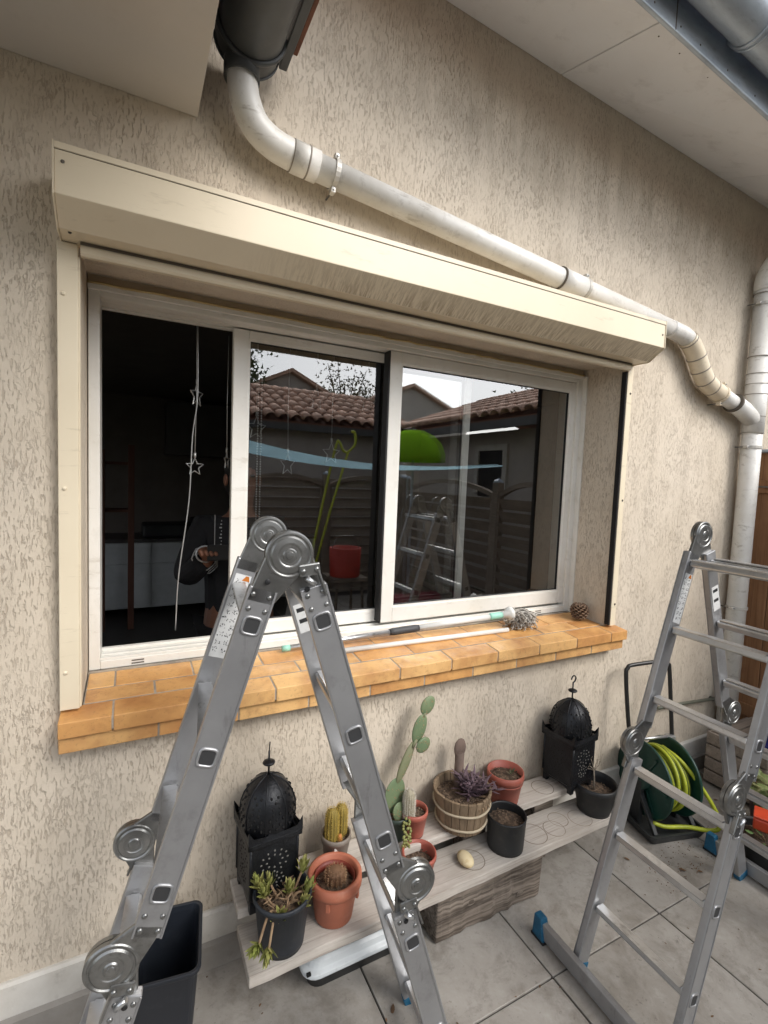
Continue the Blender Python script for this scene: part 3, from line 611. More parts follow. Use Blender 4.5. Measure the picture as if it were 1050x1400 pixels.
# person inside, mostly hidden by the sash stile
def person():
    root = thing('person', 'person in black top with patterned cuffs standing behind the open window', 'person', (.49, .84, 0))
    BLK = mat('black_cloth', srgb(26, 26, 29), .9, col2=srgb(34, 34, 38), scale=20); SKIN = mat('skin', srgb(140, 98, 78), .6, col2=srgb(124, 84, 66), scale=12)
    vs, es, rs = [], [], []
    def v(p, r, frm=None):
        vs.append(p); rs.append(r if isinstance(r, tuple) else (r, r))
        if frm is not None: es.append((frm, len(vs) - 1))
        return len(vs) - 1
    pel = v((0, 0, .98), (.17, .12)); ab = v((0, -.01, 1.15), (.15, .11), pel); ch = v((0, 0, 1.36), (.18, .12), ab); nk = v((0, 0, 1.5), (.075, .07), ch)
    n2 = v((0, -.01, 1.57), (.055, .055), nk); h1 = v((0, -.03, 1.64), (.068, .085), n2); h2 = v((0, -.02, 1.72), (.076, .095), h1); h3 = v((0, -.01, 1.79), (.055, .065), h2)
    for s in (-1, 1):
        hp = v((s * .1, 0, .9), (.1, .1), pel); kn = v((s * .11, -.02, .5), .068, hp); an = v((s * .11, .02, .09), .048, kn); v((s * .12, -.15, .045), (.045, .04), an)
        sh_ = v((s * .17, .0, 1.44), .062, ch); el = v((s * .255, -.06, 1.2), .05, sh_)
        hx, hy, hz = (-.20, -.24, 1.36) if s < 0 else (-.06, -.27, 1.33)
        wr = v((hx + (.03 if s < 0 else .05), hy + .06, hz - .03), (.034, .028), el); pm = v((hx, hy, hz), (.042, .022), wr)
        for k in range(4):
            b = V((hx - .03 + .02 * k, hy - .035, hz + .012)); f1 = v(tuple(b), .0095, pm); f2 = v((b.x + .003, b.y - .03, b.z + .004 - .004 * k), .009, f1); v((b.x + .012, b.y - .035, b.z - .02), .008, f2)
        t1 = v((hx + .045, hy - .01, hz + .02), .011, pm); v((hx + .05, hy - .04, hz + .03), .009, t1)
    me = bpy.data.meshes.new('body'); me.from_pydata(vs, es, []); me.materials.append(SKIN)
    o = bpy.data.objects.new('body', me); C.objects.link(o); o.parent = root; WM[o.name] = WM[root.name].copy()
    o.modifiers.new('skin', 'SKIN'); sk = me.skin_vertices[0].data
    for i, r in enumerate(rs): sk[i].radius = r
    sk[0].use_root = True
    sb = o.modifiers.new('sub', 'SUBSURF'); sb.levels = 1; sb.render_levels = 2
    # clothes: own skinned surfaces a little larger than the body
    def cloth(name, pts, ed, rr, m, root_i=0):
        me = bpy.data.meshes.new(name); me.from_pydata(pts, ed, []); me.materials.append(m)
        q = bpy.data.objects.new(name, me); C.objects.link(q); q.parent = root; WM[q.name] = WM[root.name].copy()
        q.modifiers.new('skin', 'SKIN')
        for i, r in enumerate(rr): me.skin_vertices[0].data[i].radius = r if isinstance(r, tuple) else (r, r)
        me.skin_vertices[0].data[root_i].use_root = True
        q.modifiers.new('sub', 'SUBSURF').render_levels = 2
        return q
    cloth('top', [(0, 0, .93), (0, -.01, 1.15), (0, 0, 1.38), (0, 0, 1.49), (-.18, 0, 1.44), (-.27, -.06, 1.2), (-.185, -.17, 1.32), (.18, 0, 1.44), (.27, -.06, 1.2), (.03, -.2, 1.29)],
          [(0, 1), (1, 2), (2, 3), (2, 4), (4, 5), (5, 6), (2, 7), (7, 8), (8, 9)], [(.2, .15), (.18, .14), (.21, .145), (.09, .085), .085, .07, .05, .085, .07, .05], BLK)
    cloth('trousers', [(0, 0, .96), (-.1, 0, .88), (-.11, -.02, .5), (-.11, .01, .1), (.1, 0, .88), (.11, -.02, .5), (.11, .01, .1)], [(0, 1), (1, 2), (2, 3), (0, 4), (4, 5), (5, 6)], [(.19, .14), .12, .09, .07, .12, .09, .07], BLK)
    WS = mat('white_print', srgb(190, 190, 190), .8)
    cf = MB()
    for k in range(3):
        c0 = V((-.195 + .008 * k, -.155 + .02 * k, 1.318 - .012 * k))
        pts = []
        for i in range(14):
            a = 2 * PI * i / 14; r = .055 + (.004 if i % 2 else 0)
            pts.append(c0 + V((math.cos(a) * r * .9, math.sin(a) * r * .35, math.sin(a) * r * .9)))
        cf.tube(pts, .003, 5, closed=True)
    cf.build('cuff_pattern', WS, root)
    st = MB()
    for k in range(9): st.box(-.128 + (k % 3) * .004, -.117, -.152, -.150, 1.36 + k * .016, 1.366 + k * .016)
    st.box(-.15, -.147, -.152, -.150, 1.34, 1.52); st.build('chest_print', WS, root)
    br = MB(); br.tube([(-.195 + .04 * math.cos(a), -.2 + .012 * math.sin(a), 1.345 + .035 * math.sin(a)) for a in [2 * PI * i / 16 for i in range(16)]], .004, 6, closed=True)
    br.build('bracelet', BRIGHT, root)
    hr = MB(); hr.ell((0, .01, 1.745), (.088, .105, .085), 16, 10); hr.ell((0, .06, 1.68), (.08, .06, .1), 14, 8)
    hr.build('hair', mat('dark_hair', srgb(30, 24, 22), .7, bump=.6, bscale=80), root)
    MB().ell((0, -.128, 1.675), (.012, .018, .018), 8, 6).build('nose', SKIN, root)
    for s in (-1, 1):
        MB().ell((s * .082, -.02, 1.68), (.012, .02, .03), 8, 6).build('ear', SKIN, root)
        MB().ell((s * .03, -.108, 1.705), (.013, .008, .008), 8, 6).build('eye', mat('eye', srgb(40, 32, 28), .2), root)
    MB().box(-.024, .024, -.118, -.108, 1.632, 1.640).build('mouth', mat('lips', srgb(140, 80, 72), .6), root, bevel=.003)
    ph = MB().box(-.2, -.05, -.305, -.293, 1.33, 1.40).build('phone', RUBBER, bevel=.004)
    ph.location = (.49, .84, 0); tag(ph, 'dark phone held by the person in black', 'phone')
person()

# star pendants and cable just inside the window
SILV = mat('silver_wire', srgb(190, 190, 188), .35, .6)
def star(x, z, z_top, size, tilt, label, grp='star pendants inside the window'):
    t = thing('star_pendant', label, 'ornament', (x, .42, z), 0, grp)
    pts = []
    for i in range(10):
        r = size if i % 2 == 0 else size * .45; a = PI / 2 + i * PI / 5
        pts.append(V((r * math.cos(a) * math.cos(tilt), r * math.cos(a) * math.sin(tilt), r * math.sin(a))))
    MB().tube(pts, .0028, 5, closed=True, smooth=False).build('star_outline', SILV, t)
    MB().tube([(0, 0, size), (0, 0, size + .02)], .005, 6).build('cap', SILV, t)
    MB().tube([(0, 0, size + .02), (rnd(-.004, .004), 0, (z_top - z) * .5), (0, 0, z_top - z)], .0018, 5).build('string', SILV, t)
star(.226, 2.017, 2.30, .045, .9, 'silver wire star high on its string in the open gap')
star(.222, 1.735, 2.30, .036, .3, 'silver wire star hanging at the end of its string in the open gap')
star(.345, 1.765, 2.27, .034, 1.1, 'silver wire star beside the half open sash stile')
for x, z, a, lab in ((.463, 1.908, .4, 'wire star behind the glass beside the bead chain'), (.601, 1.763, .6, 'lowest hanging wire star behind the sash glass'), (.802, 1.822, .3, 'wire star behind the glass over the lime trellis reflection'), (.725, 2.057, .5, 'wire star on a short string midway behind the sash glass'), (.975, 2.068, .2, 'wire star on a short string next to the right sash stile')):
    star(x, z, 2.27, .05, a, lab)
cb = MB().tube(bez([(.224, .4, 2.29), (.226, .4, 2.2), (.226, .395, 2.0), (.21, .4, 1.85), (.20, .4, 1.6), (.165, .4, 1.3), (.155, .4, 1.08)], 6), .0024, 6).build('garland_cable', SILV)
tag(cb, 'thin white cable dangling in the open window gap', 'cable')
ch = MB()
for k in range(70):
    for s in (-1, 1): ch.ell((.468 + s * .007, .385, 2.22 - k * .0105), (.0035, .0035, .0045), 5, 4)
tag(ch.build('bead_chain', SILV), 'beaded blind chain loop behind the sash glass', 'chain')

# ------------------------------------------------------------------ multi position ladders
_r = MB().ell((0, 0, 0), (.0058, .004, .0058), 10, 6).build('rivet', STEEL); RIVET = _r.data; bpy.data.objects.remove(_r)
def ladder(name, label, loc, rz, sticker_side, TM, RUNGS):
    L = thing(name, label, 'ladder', loc, rz, 'folding aluminium ladders')
    ZT, HW = 1.542, .17
    for s in (-1, 1):                       # the two legs of the A
        A = V((s * .034, 0, ZT)); Fp = V((s * .505, 0, 0)); d = (Fp - A).normalized(); e = V((s * math.cos(math.asin(abs(d.x))), 0, abs(d.x)))   # e: outward, in the plane of the leg
        LEN = (Fp - A).length
        def P(t, o=0, n=0): return A + d * t + e * o + V((0, n, 0))
        for n in (-1, 1):
            y = n * HW
            for t0, t1 in ((.058, TM - .058), (TM + .058, LEN - .012)):
                # box rail with thin side lips
                r = MB(); r.beam(P(t0, 0, y), P(t1, 0, y), e, .058, .023)
                rail = r.build('rail', ALU, L, bevel=.003)
                lp = MB()
                for k in (-1, 1): lp.beam(P(t0 + .002, k * .027, y + n * .0125), P(t1 - .002, k * .027, y + n * .0125), e, .004, .0022)
                lp.build('rail_lip', ALU, rail)
                for te, sg in ((t0, 1), (t1, -1)):
                    if t1 > 1 and sg < 0: continue
                    for a in (.016, .046):
                        for b in (-.017, .017):
                            rv = link('rivet', RIVET, rail); rv.location = P(te + sg * a, b, y + n * .0115)
            # mid hinge: plates and two stepped discs
            t, off = TM, .046; pv = P(t, off, y); hinge = None
            for k, tr_ in ((-1, TM - .085), (1, TM + .085)):
                q = MB(); yo = V((0, k * .006, 0)); pd_ = (P(tr_) - P(t, off)).normalized(); pn_ = V((pd_.z, 0, -pd_.x))
                if pn_.dot(e) < 0: pn_ = -pn_
                a0, a1 = P(tr_, -.0275, y), P(tr_, .0275, y); c0, c1 = pv - pn_ * .046, pv + pn_ * .046
                h_ = V((0, .0055, 0))
                q.hexa([a0 - h_ + yo, a1 - h_ + yo, a1 + h_ + yo, a0 + h_ + yo, c0 - h_ + yo, c1 - h_ + yo, c1 + h_ + yo, c0 + h_ + yo])
                o_ = q.build('hinge_plate', STEEL, L, bevel=.003); hinge = hinge or o_
            disc(hinge, pv, n)
            latch(hinge, P(t + .048, off - .036, y), d, e, n)
            # foot end cap
            MB().beam(P(LEN - .03, 0, y), P(LEN + .0, 0, y), e, .062, .027).build('rail_shoe', BLUEPL if s * n == 99 else BLUEPL, L, bevel=.003)
        # rungs
        for t in RUNGS:
            c = P(t); g = MB()
            g.beam(c + V((0, -HW + .012, 0)), c + V((0, HW - .012, 0)), d * .0 + e, .03, .027)
            rung = g.build('rung', BRIGHT, L, bevel=.006)
            # tread flange folded to horizontal
            g2 = MB(); g2.beam(c + V((0, -HW + .02, .014)) + e * .004, c + V((0, HW - .02, .014)) + e * .004, (1, 0, 0), .032, .004); g2.build('tread', BRIGHT, rung)
            for n in (-1, 1):
                cc = c + V((0, n * (HW + .0118), 0)); k = .0175
                fm = MB(); pts = []
                for i in range(24):
                    a = 2 * PI * i / 24; x = math.cos(a); z = math.sin(a); q = (abs(x) ** 5 + abs(z) ** 5) ** (-.2)
                    pts.append(cc + e * (x * q * k) + d * (z * q * k))
                fm.tube(pts, .0034, 7, closed=True); fm.build('rung_collar', ALU, rung)
                MB().beam(cc - V((0, n * .004, 0)), cc + V((0, n * .0008, 0)), e, .03, .03).build('rung_hole', mat('dark_hole', srgb(66, 66, 67), .6, .4), rung)
        # stabiliser bar with end feet
        x = Fp.x + s * .0; bar = MB(); bar.box(x - .012 + s * .036, x + .012 + s * .036, -.335, .335, .012, .07); b = bar.build('stabiliser_bar', ALU, L, bevel=.003)
        for n in (-1, 1):
            q = MB(); y0 = n * .315
            q.hexa([(x + s * .036 - .02, y0 - .03, 0), (x + s * .036 + .02, y0 - .03, 0), (x + s * .036 + .02, y0 + .03, 0), (x + s * .036 - .02, y0 + .03, 0),
                    (x + s * .036 - .016, y0 - .018 + n * .006, .085), (x + s * .036 + .016, y0 - .018 + n * .006, .085), (x + s * .036 + .016, y0 + .02 + n * .006, .085), (x + s * .036 - .016, y0 + .02 + n * .006, .085)])
            q.build('foot', BLUEPL, b, bevel=.005)
            MB().cbox((x + s * .036, y0, .004), (.022, .032, .0045)).build('foot_sole', RUBBER, b, bevel=.002)
        # pictogram stickers on the inner or outer faces of the upper rails
        for n in (-1, 1):
            if (s, n) in sticker_side:
                where, t0, t1 = sticker_side[(s, n)]
                y = n * HW + (where * .0122)
                sk = MB(); sk.beam(P(t0, 0, y), P(t1, 0, y), e, .042, .0008)
                so = sk.build('sticker', mat('sticker_white', srgb(216, 216, 214), .5, dust=(srgb(170, 168, 165), .5)), L)
                ink = MB(); rows = max(2, int((t1 - t0) / .021))
                for i in range(rows):
                    for b in (-.0105, .0105):
                        tt = t0 + .012 + (t1 - t0 - .02) * i / rows
                        if (t1 - t0) < .12:
                            if i % 2 == 0: ink.beam(P(tt, 0, y), P(tt + .012, 0, y), e, .03, .0012)
                        else:
                            for k in range(10): 
                                a = rnd(0, .013); o_ = b + rnd(-.0075, .0075); ink.beam(P(tt + a, o_, y), P(tt + a + rnd(.001, .004), o_ + rnd(-.002, .002), y), e, rnd(.0008, .0026), .0012)
                ink.build('pictograms', mat('sticker_ink', srgb(70, 70, 72), .6), so)
                if t1 - t0 > .12:
                    MB().add([P(t0 + .002, -.015, y + where * .0008), P(t0 + .016, -.019, y + where * .0008), P(t0 + .016, .001, y + where * .0008), P(t0 + .002, -.007, y + where * .0008)], [(0, 1, 2, 3)]).build('warning_triangle', mat('orange_ink', srgb(190, 110, 30), .6), so)
    # top hinge: both legs meet in one pair of discs
    for n in (-1, 1):
        y = n * HW; top = V((0, y, ZT + .012))
        h = None
        for s in (-1, 1):
            A = V((s * .034, y, ZT)); Fp = V((s * .505, y, 0)); d = (Fp - A).normalized(); e = V((-d.z, 0, d.x)) * s
            if e.x * s < 0: e = -e
            yo = V((0, s * .006, 0)); h_ = V((0, .0055, 0)); b0 = A + d * .09
            pd_ = (b0 - top).normalized(); pn_ = V((-pd_.z, 0, pd_.x))
            if pn_.dot(e) < 0: pn_ = -pn_
            a0, a1, c0, c1 = b0 - e * .0275, b0 + e * .0275, top - pn_ * .046, top + pn_ * .046
            o_ = MB().hexa([a0 - h_ + yo, a1 - h_ + yo, a1 + h_ + yo, a0 + h_ + yo, c0 - h_ + yo, c1 - h_ + yo, c1 + h_ + yo, c0 + h_ + yo]).build('hinge_plate', STEEL, L, bevel=.003)
            h = h or o_
            MB().ell(A + d * .042 - e * .002 + V((0, n * .0115 + yo.y, 0)), (.006, .001, .006), 10, 4).build('pin_hole', RUBBER, o_)
        disc(h, top, n)
        s = 1; A = V((s * .034, y, ZT)); Fp = V((s * .505, y, 0)); d = (Fp - A).normalized()
        latch(h, top + V((.04, 0, -.04)), d, V((-d.z, 0, d.x)), n)
    return L
def disc(parent, c, n, R=.05):
    for sg in (n, -n):
        T = Matrix.Translation(c) @ Matrix.Rotation(-sg * PI / 2, 4, 'X')
        MB().lathe([(R, .001), (R, .0105), (R - .003, .0135), (R - .006, .0138), (R - .0085, .0118), (R - .0105, .0118), (R - .014, .0148), (.026, .0158), (.0235, .0155), (.0215, .0142), (.015, .0142), (.0125, .0165), (.0085, .0168), (.0078, .0185), (.0001, .019)], 48, T, smooth=False).build('hinge_disc', STEEL, parent)
def latch(parent, c, d, e, n):
    o = V((0, n * .014, 0)); c = V(c) + o
    m = MB(); m.beam(c - e * .018 - d * .012, c + e * .026 - d * .005, d, .026, .008); m.beam(c + e * .02 - d * .008, c + e * .024 + d * .055, e, .006, .016)
    m.build('latch_lever', STEEL, parent, bevel=.003)
    k = MB(); k.tube([c + d * .004 - e * .008 + V((0, n * .008, 0)), c + d * .024 + e * .006 + V((0, n * .008, 0))], .006, 10); k.build('latch_pin', BRIGHT, parent)
    for q in (c - e * .01 - d * .01 + V((0, n * .005, 0)), c + e * .018 - d * .006 + V((0, n * .005, 0))): link('rivet', RIVET, parent).location = q
    MB().ell(c + d * .03 - e * .012, (.006, .0015, .006), 8, 6).build('pin_hole', RUBBER, parent)
# ladder in front: centre between its near and far frames
u1 = V((math.cos(-.121), math.sin(-.121), 0)); n1 = V((-u1.y, u1.x, 0))
p1 = V((.290, -.687, 0)) + n1 * .17
ladder('folding_ladder', 'grey aluminium folding ladder standing over the plant bench in front of the window', p1, -.121,
       {(-1, 1): (-1, .10, .33), (1, 1): (-1, .19, .275)}, .842, (.137, .413, .692, .985, 1.263, 1.53))
u2 = V((math.cos(-.025), math.sin(-.025), 0)); n2 = V((-u2.y, u2.x, 0))
p2 = V((1.926, -.589, 0)) - n2 * .17
ladder('folding_ladder', 'grey aluminium folding ladder with blue feet beside the hose reel', p2, -.025,
       {(-1, 1): (-1, .14, .33), (1, 1): (-1, .20, .30)}, .787, (.10, .358, .62, .885, 1.125, 1.385))

# ------------------------------------------------------------------ plant bench of two planks on a log
bn = thing('plank_bench', 'low bench of two weathered grey planks on a log block along the wall', 'bench', (1.15, -.17, 0))
UPZ, LOZ = .315, .225
def plank(name, x0, x1, yb0, yf0, yb1, yf1, z0, z1, m=GREYWOOD):
    n = 26; vs = []; fs = []
    for i in range(n + 1):
        t = i / n; x = x0 + (x1 - x0) * t
        yb, yf = yb0 + (yb1 - yb0) * t, yf0 + (yf1 - yf0) * t + rnd(-.0015, .0015)
        dz = rnd(-.0008, .0008)
        vs += [(x, yf, z0 + dz), (x, yb, z0 + dz), (x, yb, z1 + dz), (x, yf + .003, z1 + dz)]
    for i in range(n):
        a = i * 4
        for k in range(4): fs.append((a + k, a + (k + 1) % 4, a + 4 + (k + 1) % 4, a + 4 + k))
    fs += [(3, 2, 1, 0), (n * 4, n * 4 + 1, n * 4 + 2, n * 4 + 3)]
    return MB().add(vs, fs).build(name, m, bn, world=True, bevel=.004)
plank('upper_plank', .305, 2.02, -.034, -.175, -.034, -.158, UPZ - .03, UPZ)
plank('lower_plank', .312, 1.965, -.128, -.322, -.128, -.296, LOZ - .034, LOZ)
for x in (.62, 1.3, 1.7): MB().box(x - .06, x + .06, -.122, -.045, 0.001, UPZ - .031).build('rear_support', LOGWOOD, bn, world=True, bevel=.006)
lg_ = MB(); n = 18; vs = []; fs = []
for i in range(n + 1):
    x = 1.0 + .525 * i / n
    for (y, z) in ((-.288, .002), (-.178, .002), (-.178, .189), (-.292, .189)):
        k = .004 if 0 < i < n else .001
        vs.append((x + (rnd(-.006, .006) if i in (0, n) else 0), y + rnd(-k, k), z + (rnd(0, .006) if z < .1 else rnd(-.001, .001))))
for i in range(n):
    a = i * 4
    for k in range(4): fs.append((a + k, a + (k + 1) % 4, a + 4 + (k + 1) % 4, a + 4 + k))
fs += [(3, 2, 1, 0), (n * 4, n * 4 + 1, n * 4 + 2, n * 4 + 3)]
lg_.add(vs, fs).build('log_block', LOGWOOD, bn, world=True, bevel=.006, label='grainy weathered log block with knots')
for x, z, r in ((1.16, .115, .02), (1.41, .05, .016)):
    MB().lathe([(r, 0), (r * .9, .0015), (r * .6, .0005), (r * .5, .002), (.0001, .0015)], 16, Matrix.Translation((x, -.289, z)) @ Matrix.Rotation(PI / 2, 4, 'X') @ Matrix.Diagonal((1.2, .8, 1, 1))).build('knot', LOGWOOD, bn, world=True)
MB().box(.80, .88, -.2, -.14, .001, LOZ - .035).build('end_block', LOGWOOD, bn, world=True, bevel=.008)
# pot rings stained into the planks: thin raised residue of hard water
RING = mat('lime_residue', srgb(128, 114, 100), .9)
for x, y, z, r in ((1.70, -.105, UPZ, .048), (1.53, -.225, LOZ, .058), (1.70, -.205, LOZ, .042), (1.80, -.24, LOZ, .05), (1.20, -.23, LOZ, .05), (1.64, -.24, LOZ, .045)):
    MB().lathe([(r, .0002), (r + .0012, .0009), (r + .003, .0002)], 40, Matrix.Translation((x, y, z))).build('pot_ring', RING, bn, world=True)

# ------------------------------------------------------------------ lanterns
def lantern(loc, rz, label, hook):
    t = thing('moroccan_lantern', label, 'lantern', loc, rz, 'black metal lanterns')
    h = .078
    for s in ((-1, -1), (1, -1), (1, 1), (-1, 1)):
        MB().prism([(s[0] * h, s[1] * h), (s[0] * (h - .022), s[1] * h), (s[0] * (h - .022), s[1] * (h - .022)), (s[0] * h, s[1] * (h - .022))], 0, .034, 2).build('foot', BLACKMETAL, t, bevel=.002)
    base = MB().box(-h, h, -h, h, .034, .05).build('base', BLACKMETAL, t, bevel=.002)
    for k in range(4):
        T = Matrix.Rotation(k * PI / 2, 4, 'Z')
        # scalloped apron under the base
        MB().add([T @ V(p) for p in [(-h + .02, -h, .034), (-h + .02, -h, .018), (-.03, -h, .026), (0, -h, .031), (.03, -h, .026), (h - .02, -h, .018), (h - .02, -h, .034)]], [(0, 1, 2, 3, 4, 5, 6)]).build('apron', BLACKMETAL, base)
        pn = MB().box(-h, h, -h - .001, -h + .001, .05, .222, T).build('side_panel', BLACKMETAL, t)
        # pierced pattern: raised rosettes of small petals and diamond studs
        pt = MB()
        for cz, cnt, rr in ((.155, 8, .026), (.155, 12, .044), (.09, 6, .016), (.09, 10, .03)):
            for i in range(cnt):
                a = 2 * PI * i / cnt; c = V((math.cos(a) * rr, -h - .0012, cz + math.sin(a) * rr * .8))
                pt.ell(c, (.0042, .0012, .0032), 6, 4, Matrix.Rotation(-a, 3, 'Y'))
        pt2 = MB(); pt2.v = [T @ p for p in pt.v]; pt2.f = pt.f; pt2.sm = pt.sm
        pt2.build('pierced_holes', mat('pierced_light', srgb(120, 118, 112), .6) if k in (0, 1) else DARKIN, pn, kind='stuff')  # light through the holes is painted as this paler colour
        MB().tube([T @ V((-h, -h, .05)), T @ V((-h, -h, .235))], .005, 8).build('corner_post', BLACKMETAL, t)
        # cornice with battlements
        MB().box(-h - .012, h + .012, -h - .012, -h + .006, .222, .24, T).build('cornice', BLACKMETAL, t, bevel=.003)
        cr = MB(); pts = []
        cr.add([T @ V(p) for p in [(-h - .012, -h - .01, .24), (-h - .010, -h - .01, .285), (-h + .006, -h - .008, .258), (-.03, -h - .006, .252), (0, -h - .004, .27), (.03, -h - .006, .252), (h - .006, -h - .008, .258), (h + .010, -h - .01, .285), (h + .012, -h - .01, .24)]], [(0, 1, 2, 3, 4, 5, 6, 7, 8)])
        c_ = cr.build('crest', BLACKMETAL, t); c_.modifiers.new('solid', 'SOLIDIFY').thickness = .002
    prof = [(.083, .238), (.089, .262), (.0905, .29), (.087, .32), (.077, .348), (.060, .373), (.037, .392), (.016, .402), (.003, .405)]
    dm = MB().lathe(prof, 32, Matrix.Rotation(PI / 8, 4, 'Z')).build('dome', BLACKMETAL, t)
    for k in range(8):
        a = PI / 8 + k * PI / 4
        MB().tube([(r * 1.01 * math.cos(a), r * 1.01 * math.sin(a), z) for r, z in prof], .0025, 6).build('dome_rib', BLACKMETAL, dm)
    hp = MB()
    for k in range(8):
        a = k * PI / 4
        for r, z, cnt in ((.0885, .268, 3), (.0905, .284, 2), (.0885, .30, 3), (.0865, .316, 2), (.08, .332, 2), (.077, .348, 1), (.068, .36, 2)):
            for i in range(cnt):
                off = (i - (cnt - 1) / 2) * .022
                c = V((r * math.cos(a) - off * math.sin(a), r * math.sin(a) + off * math.cos(a), z))
                hp.ell(c, (.0042, .0042, .0055), 6, 4)
    hp.build('dome_studs', DARKIN, dm, kind='stuff')
    fz = MB(); fz.tube([(0, 0, .40), (0, 0, .485)], .0035, 8); fn = fz.build('finial_rod', BLACKMETAL, t)
    MB().ell((0, 0, .445), (.021, .021, .008), 14, 8).build('finial_bead', BLACKMETAL, t)
    if hook: MB().tube([(.018 * math.sin(a) * (1 if a < PI else .8), 0, .50 - .016 * math.cos(a)) for a in [i * 1.5 * PI / 14 for i in range(15)]], .0034, 8).build('hook', BLACKMETAL, t)
    else: MB().tube([(0, 0, .48), (.002, 0, .515)], .002, 6).build('finial_tip', BLACKMETAL, t)
    return t
lantern((.408, -.122, UPZ), math.radians(4), 'black pierced metal lantern with domed top behind the slate succulent pot', False)
lantern((1.842, -.118, UPZ), math.radians(6), 'black pierced metal lantern with hooked finial beside the hose reel', True)

# ------------------------------------------------------------------ pots and plants
def pot(t, r0, r1, h, m, rim=.008, rimh=.018, soil=.8, wall=.004, soilm=None, holes=False):
    MB().lathe([(.0001, .002), (r0 - .004, .002), (r0, .0), (r0 + (r1 - r0) * .1, h * .1), (r1 - rim * .5, h - rimh - .001), (r1, h - rimh), (r1 + rim * .3, h - rimh * .5), (r1, h), (r1 - wall, h + .0005), (r1 - wall - .001, h - rimh), (r0 + (r1 - r0) * soil - wall, h * soil - .012)], 36).build('pot', m, t)
    rs = r0 + (r1 - r0) * soil - wall + .001
    z = h * soil - .006
    MB().lathe([(rs, z - .004), (rs * .8, z), (rs * .4, z + .003), (.0001, z + .004)], 24).build('soil', soilm or SOIL, t)
    gv = MB()
    for i in range(46):
        a = rnd(0, 2 * PI); q = rs * math.sqrt(rnd(0, .9)); k = rnd(.0018, .0045)
        gv.ell((q * math.cos(a), q * math.sin(a), z + .003), (k, k * rnd(.6, 1), k * .7), 5, 4)
    gv.build('soil_crumbs', mat('gravel_crumbs', srgb(128, 108, 88), .9, col2=srgb(72, 58, 46), scale=140, lo=.42, hi=.58), t, kind='stuff')
    return z
# slate pot with leggy succulent rosettes
t = thing('succulent_pot', 'dark slate plastic pot with leggy yellow green succulent rosettes', 'potted plant', (.432, -.238, LOZ)); t.scale = (1.14,) * 3
z = pot(t, .062, .08, .15, NAVYPOT, rimh=.014, soil=.82)
GRN = mat('succulent_leaf', srgb(140, 150, 76), .5, col2=srgb(182, 174, 112), scale=24, dust=(srgb(150, 110, 70), .4)); DRY = mat('dry_stem', srgb(168, 142, 112), .9, col2=srgb(120, 94, 70), scale=40)
def rosette(t, c, ax, n, L, w, m=GRN):
    ax = V(ax).normalized(); s0 = ax.orthogonal().normalized(); b0 = ax.cross(s0)
    lf = MB()
    for i in range(n):
        a = i * 2.4; up = .25 + .75 * i / n
        rd = s0 * math.cos(a) + b0 * math.sin(a); d = rd * (1 - up * .8) + ax * (.35 + up)
        lf.leaf(V(c) - ax * (.02 * (1 - up)), d, ax.cross(rd), L * rnd(.75, 1.1), w, .12)
    return lf.build('rosette', m, t)
for c, ax in (((-.055, -.02, z + .075), (-.35, -.1, 1)), ((-.03, .03, z + .06), (-.2, .1, 1)), ((.06, .01, z + .085), (.15, .1, 1)), ((.045, -.045, z + .03), (.3, -.4, .8)), ((-.02, -.05, z + .02), (-.1, -.5, .8)), ((-.085, -.075, z - .015), (-.6, -.6, .15)), ((.02, .0, z + .04), (0, 0, 1)), ((-.06, -.085, z - .03), (-.35, -.8, -.2)), ((.065, -.02, z + .04), (.4, 0, .8)), ((-.068, .0, z + .09), (-.3, 0, 1))):
    rosette(t, (c[0], c[1], c[2] - .018), ax, 22, .04, .0125)
    MB().tube(bez([(c[0] * .25, c[1] * .25, z - .01), (c[0] * .6, c[1] * .6, z + .005 + rnd(0, .015)), V((c[0], c[1], c[2] - .02))], 4), [.005] * 4 + [.0035] * 5, 6).build('stem', DRY, t)
dl = MB()
for i in range(60):
    a = rnd(0, 6.3); q = rnd(.005, .055); dl.leaf((q * math.cos(a), q * math.sin(a), z + rnd(.0, .03)), (rnd(-1, 1), rnd(-1, 1), rnd(-.3, .4)), (rnd(-1, 1), rnd(-1, 1), 1), rnd(.02, .04), .005, .3)
dl.build('dry_leaves', DRY, t, kind='stuff')
# terracotta outer pot with round cactus
t = thing('round_cactus_pot', 'terracotta pot with small round spiny cactus in an inner pot', 'potted plant', (.617, -.222, LOZ)); t.scale = (1.28,) * 3
MB().lathe([(.0001, .001), (.046, .001), (.05, .004), (.062, .085), (.063, .088), (.071, .09), (.073, .1), (.072, .118), (.066, .121), (.06, .118), (.056, .06)], 40).build('pot', TERRA, t)
MB().lathe([(.052, .03), (.0545, .108), (.052, .11), (.0515, .09)], 36).build('inner_pot', TERRAIN, t)
MB().lathe([(.052, .085), (.03, .089), (.0001, .09)], 24).build('soil', SOIL, t)
gv = MB()
for i in range(70):
    a = rnd(0, 6.3); q = .05 * math.sqrt(rnd(.1, .95)); k = rnd(.0015, .0035); gv.ell((q * math.cos(a), q * math.sin(a), .09), (k, k, k * .7), 5, 4)
gv.build('soil_crumbs', MATS['gravel_crumbs'], t, kind='stuff')
for a in (-.7, -2.2):
    MB().cbox((0, 0, 0), (.004, .006, .012), Matrix.Rotation(a, 4, 'Z') @ Matrix.Translation((.064, 0, .075))).build('lug', TERRA, t, bevel=.002)
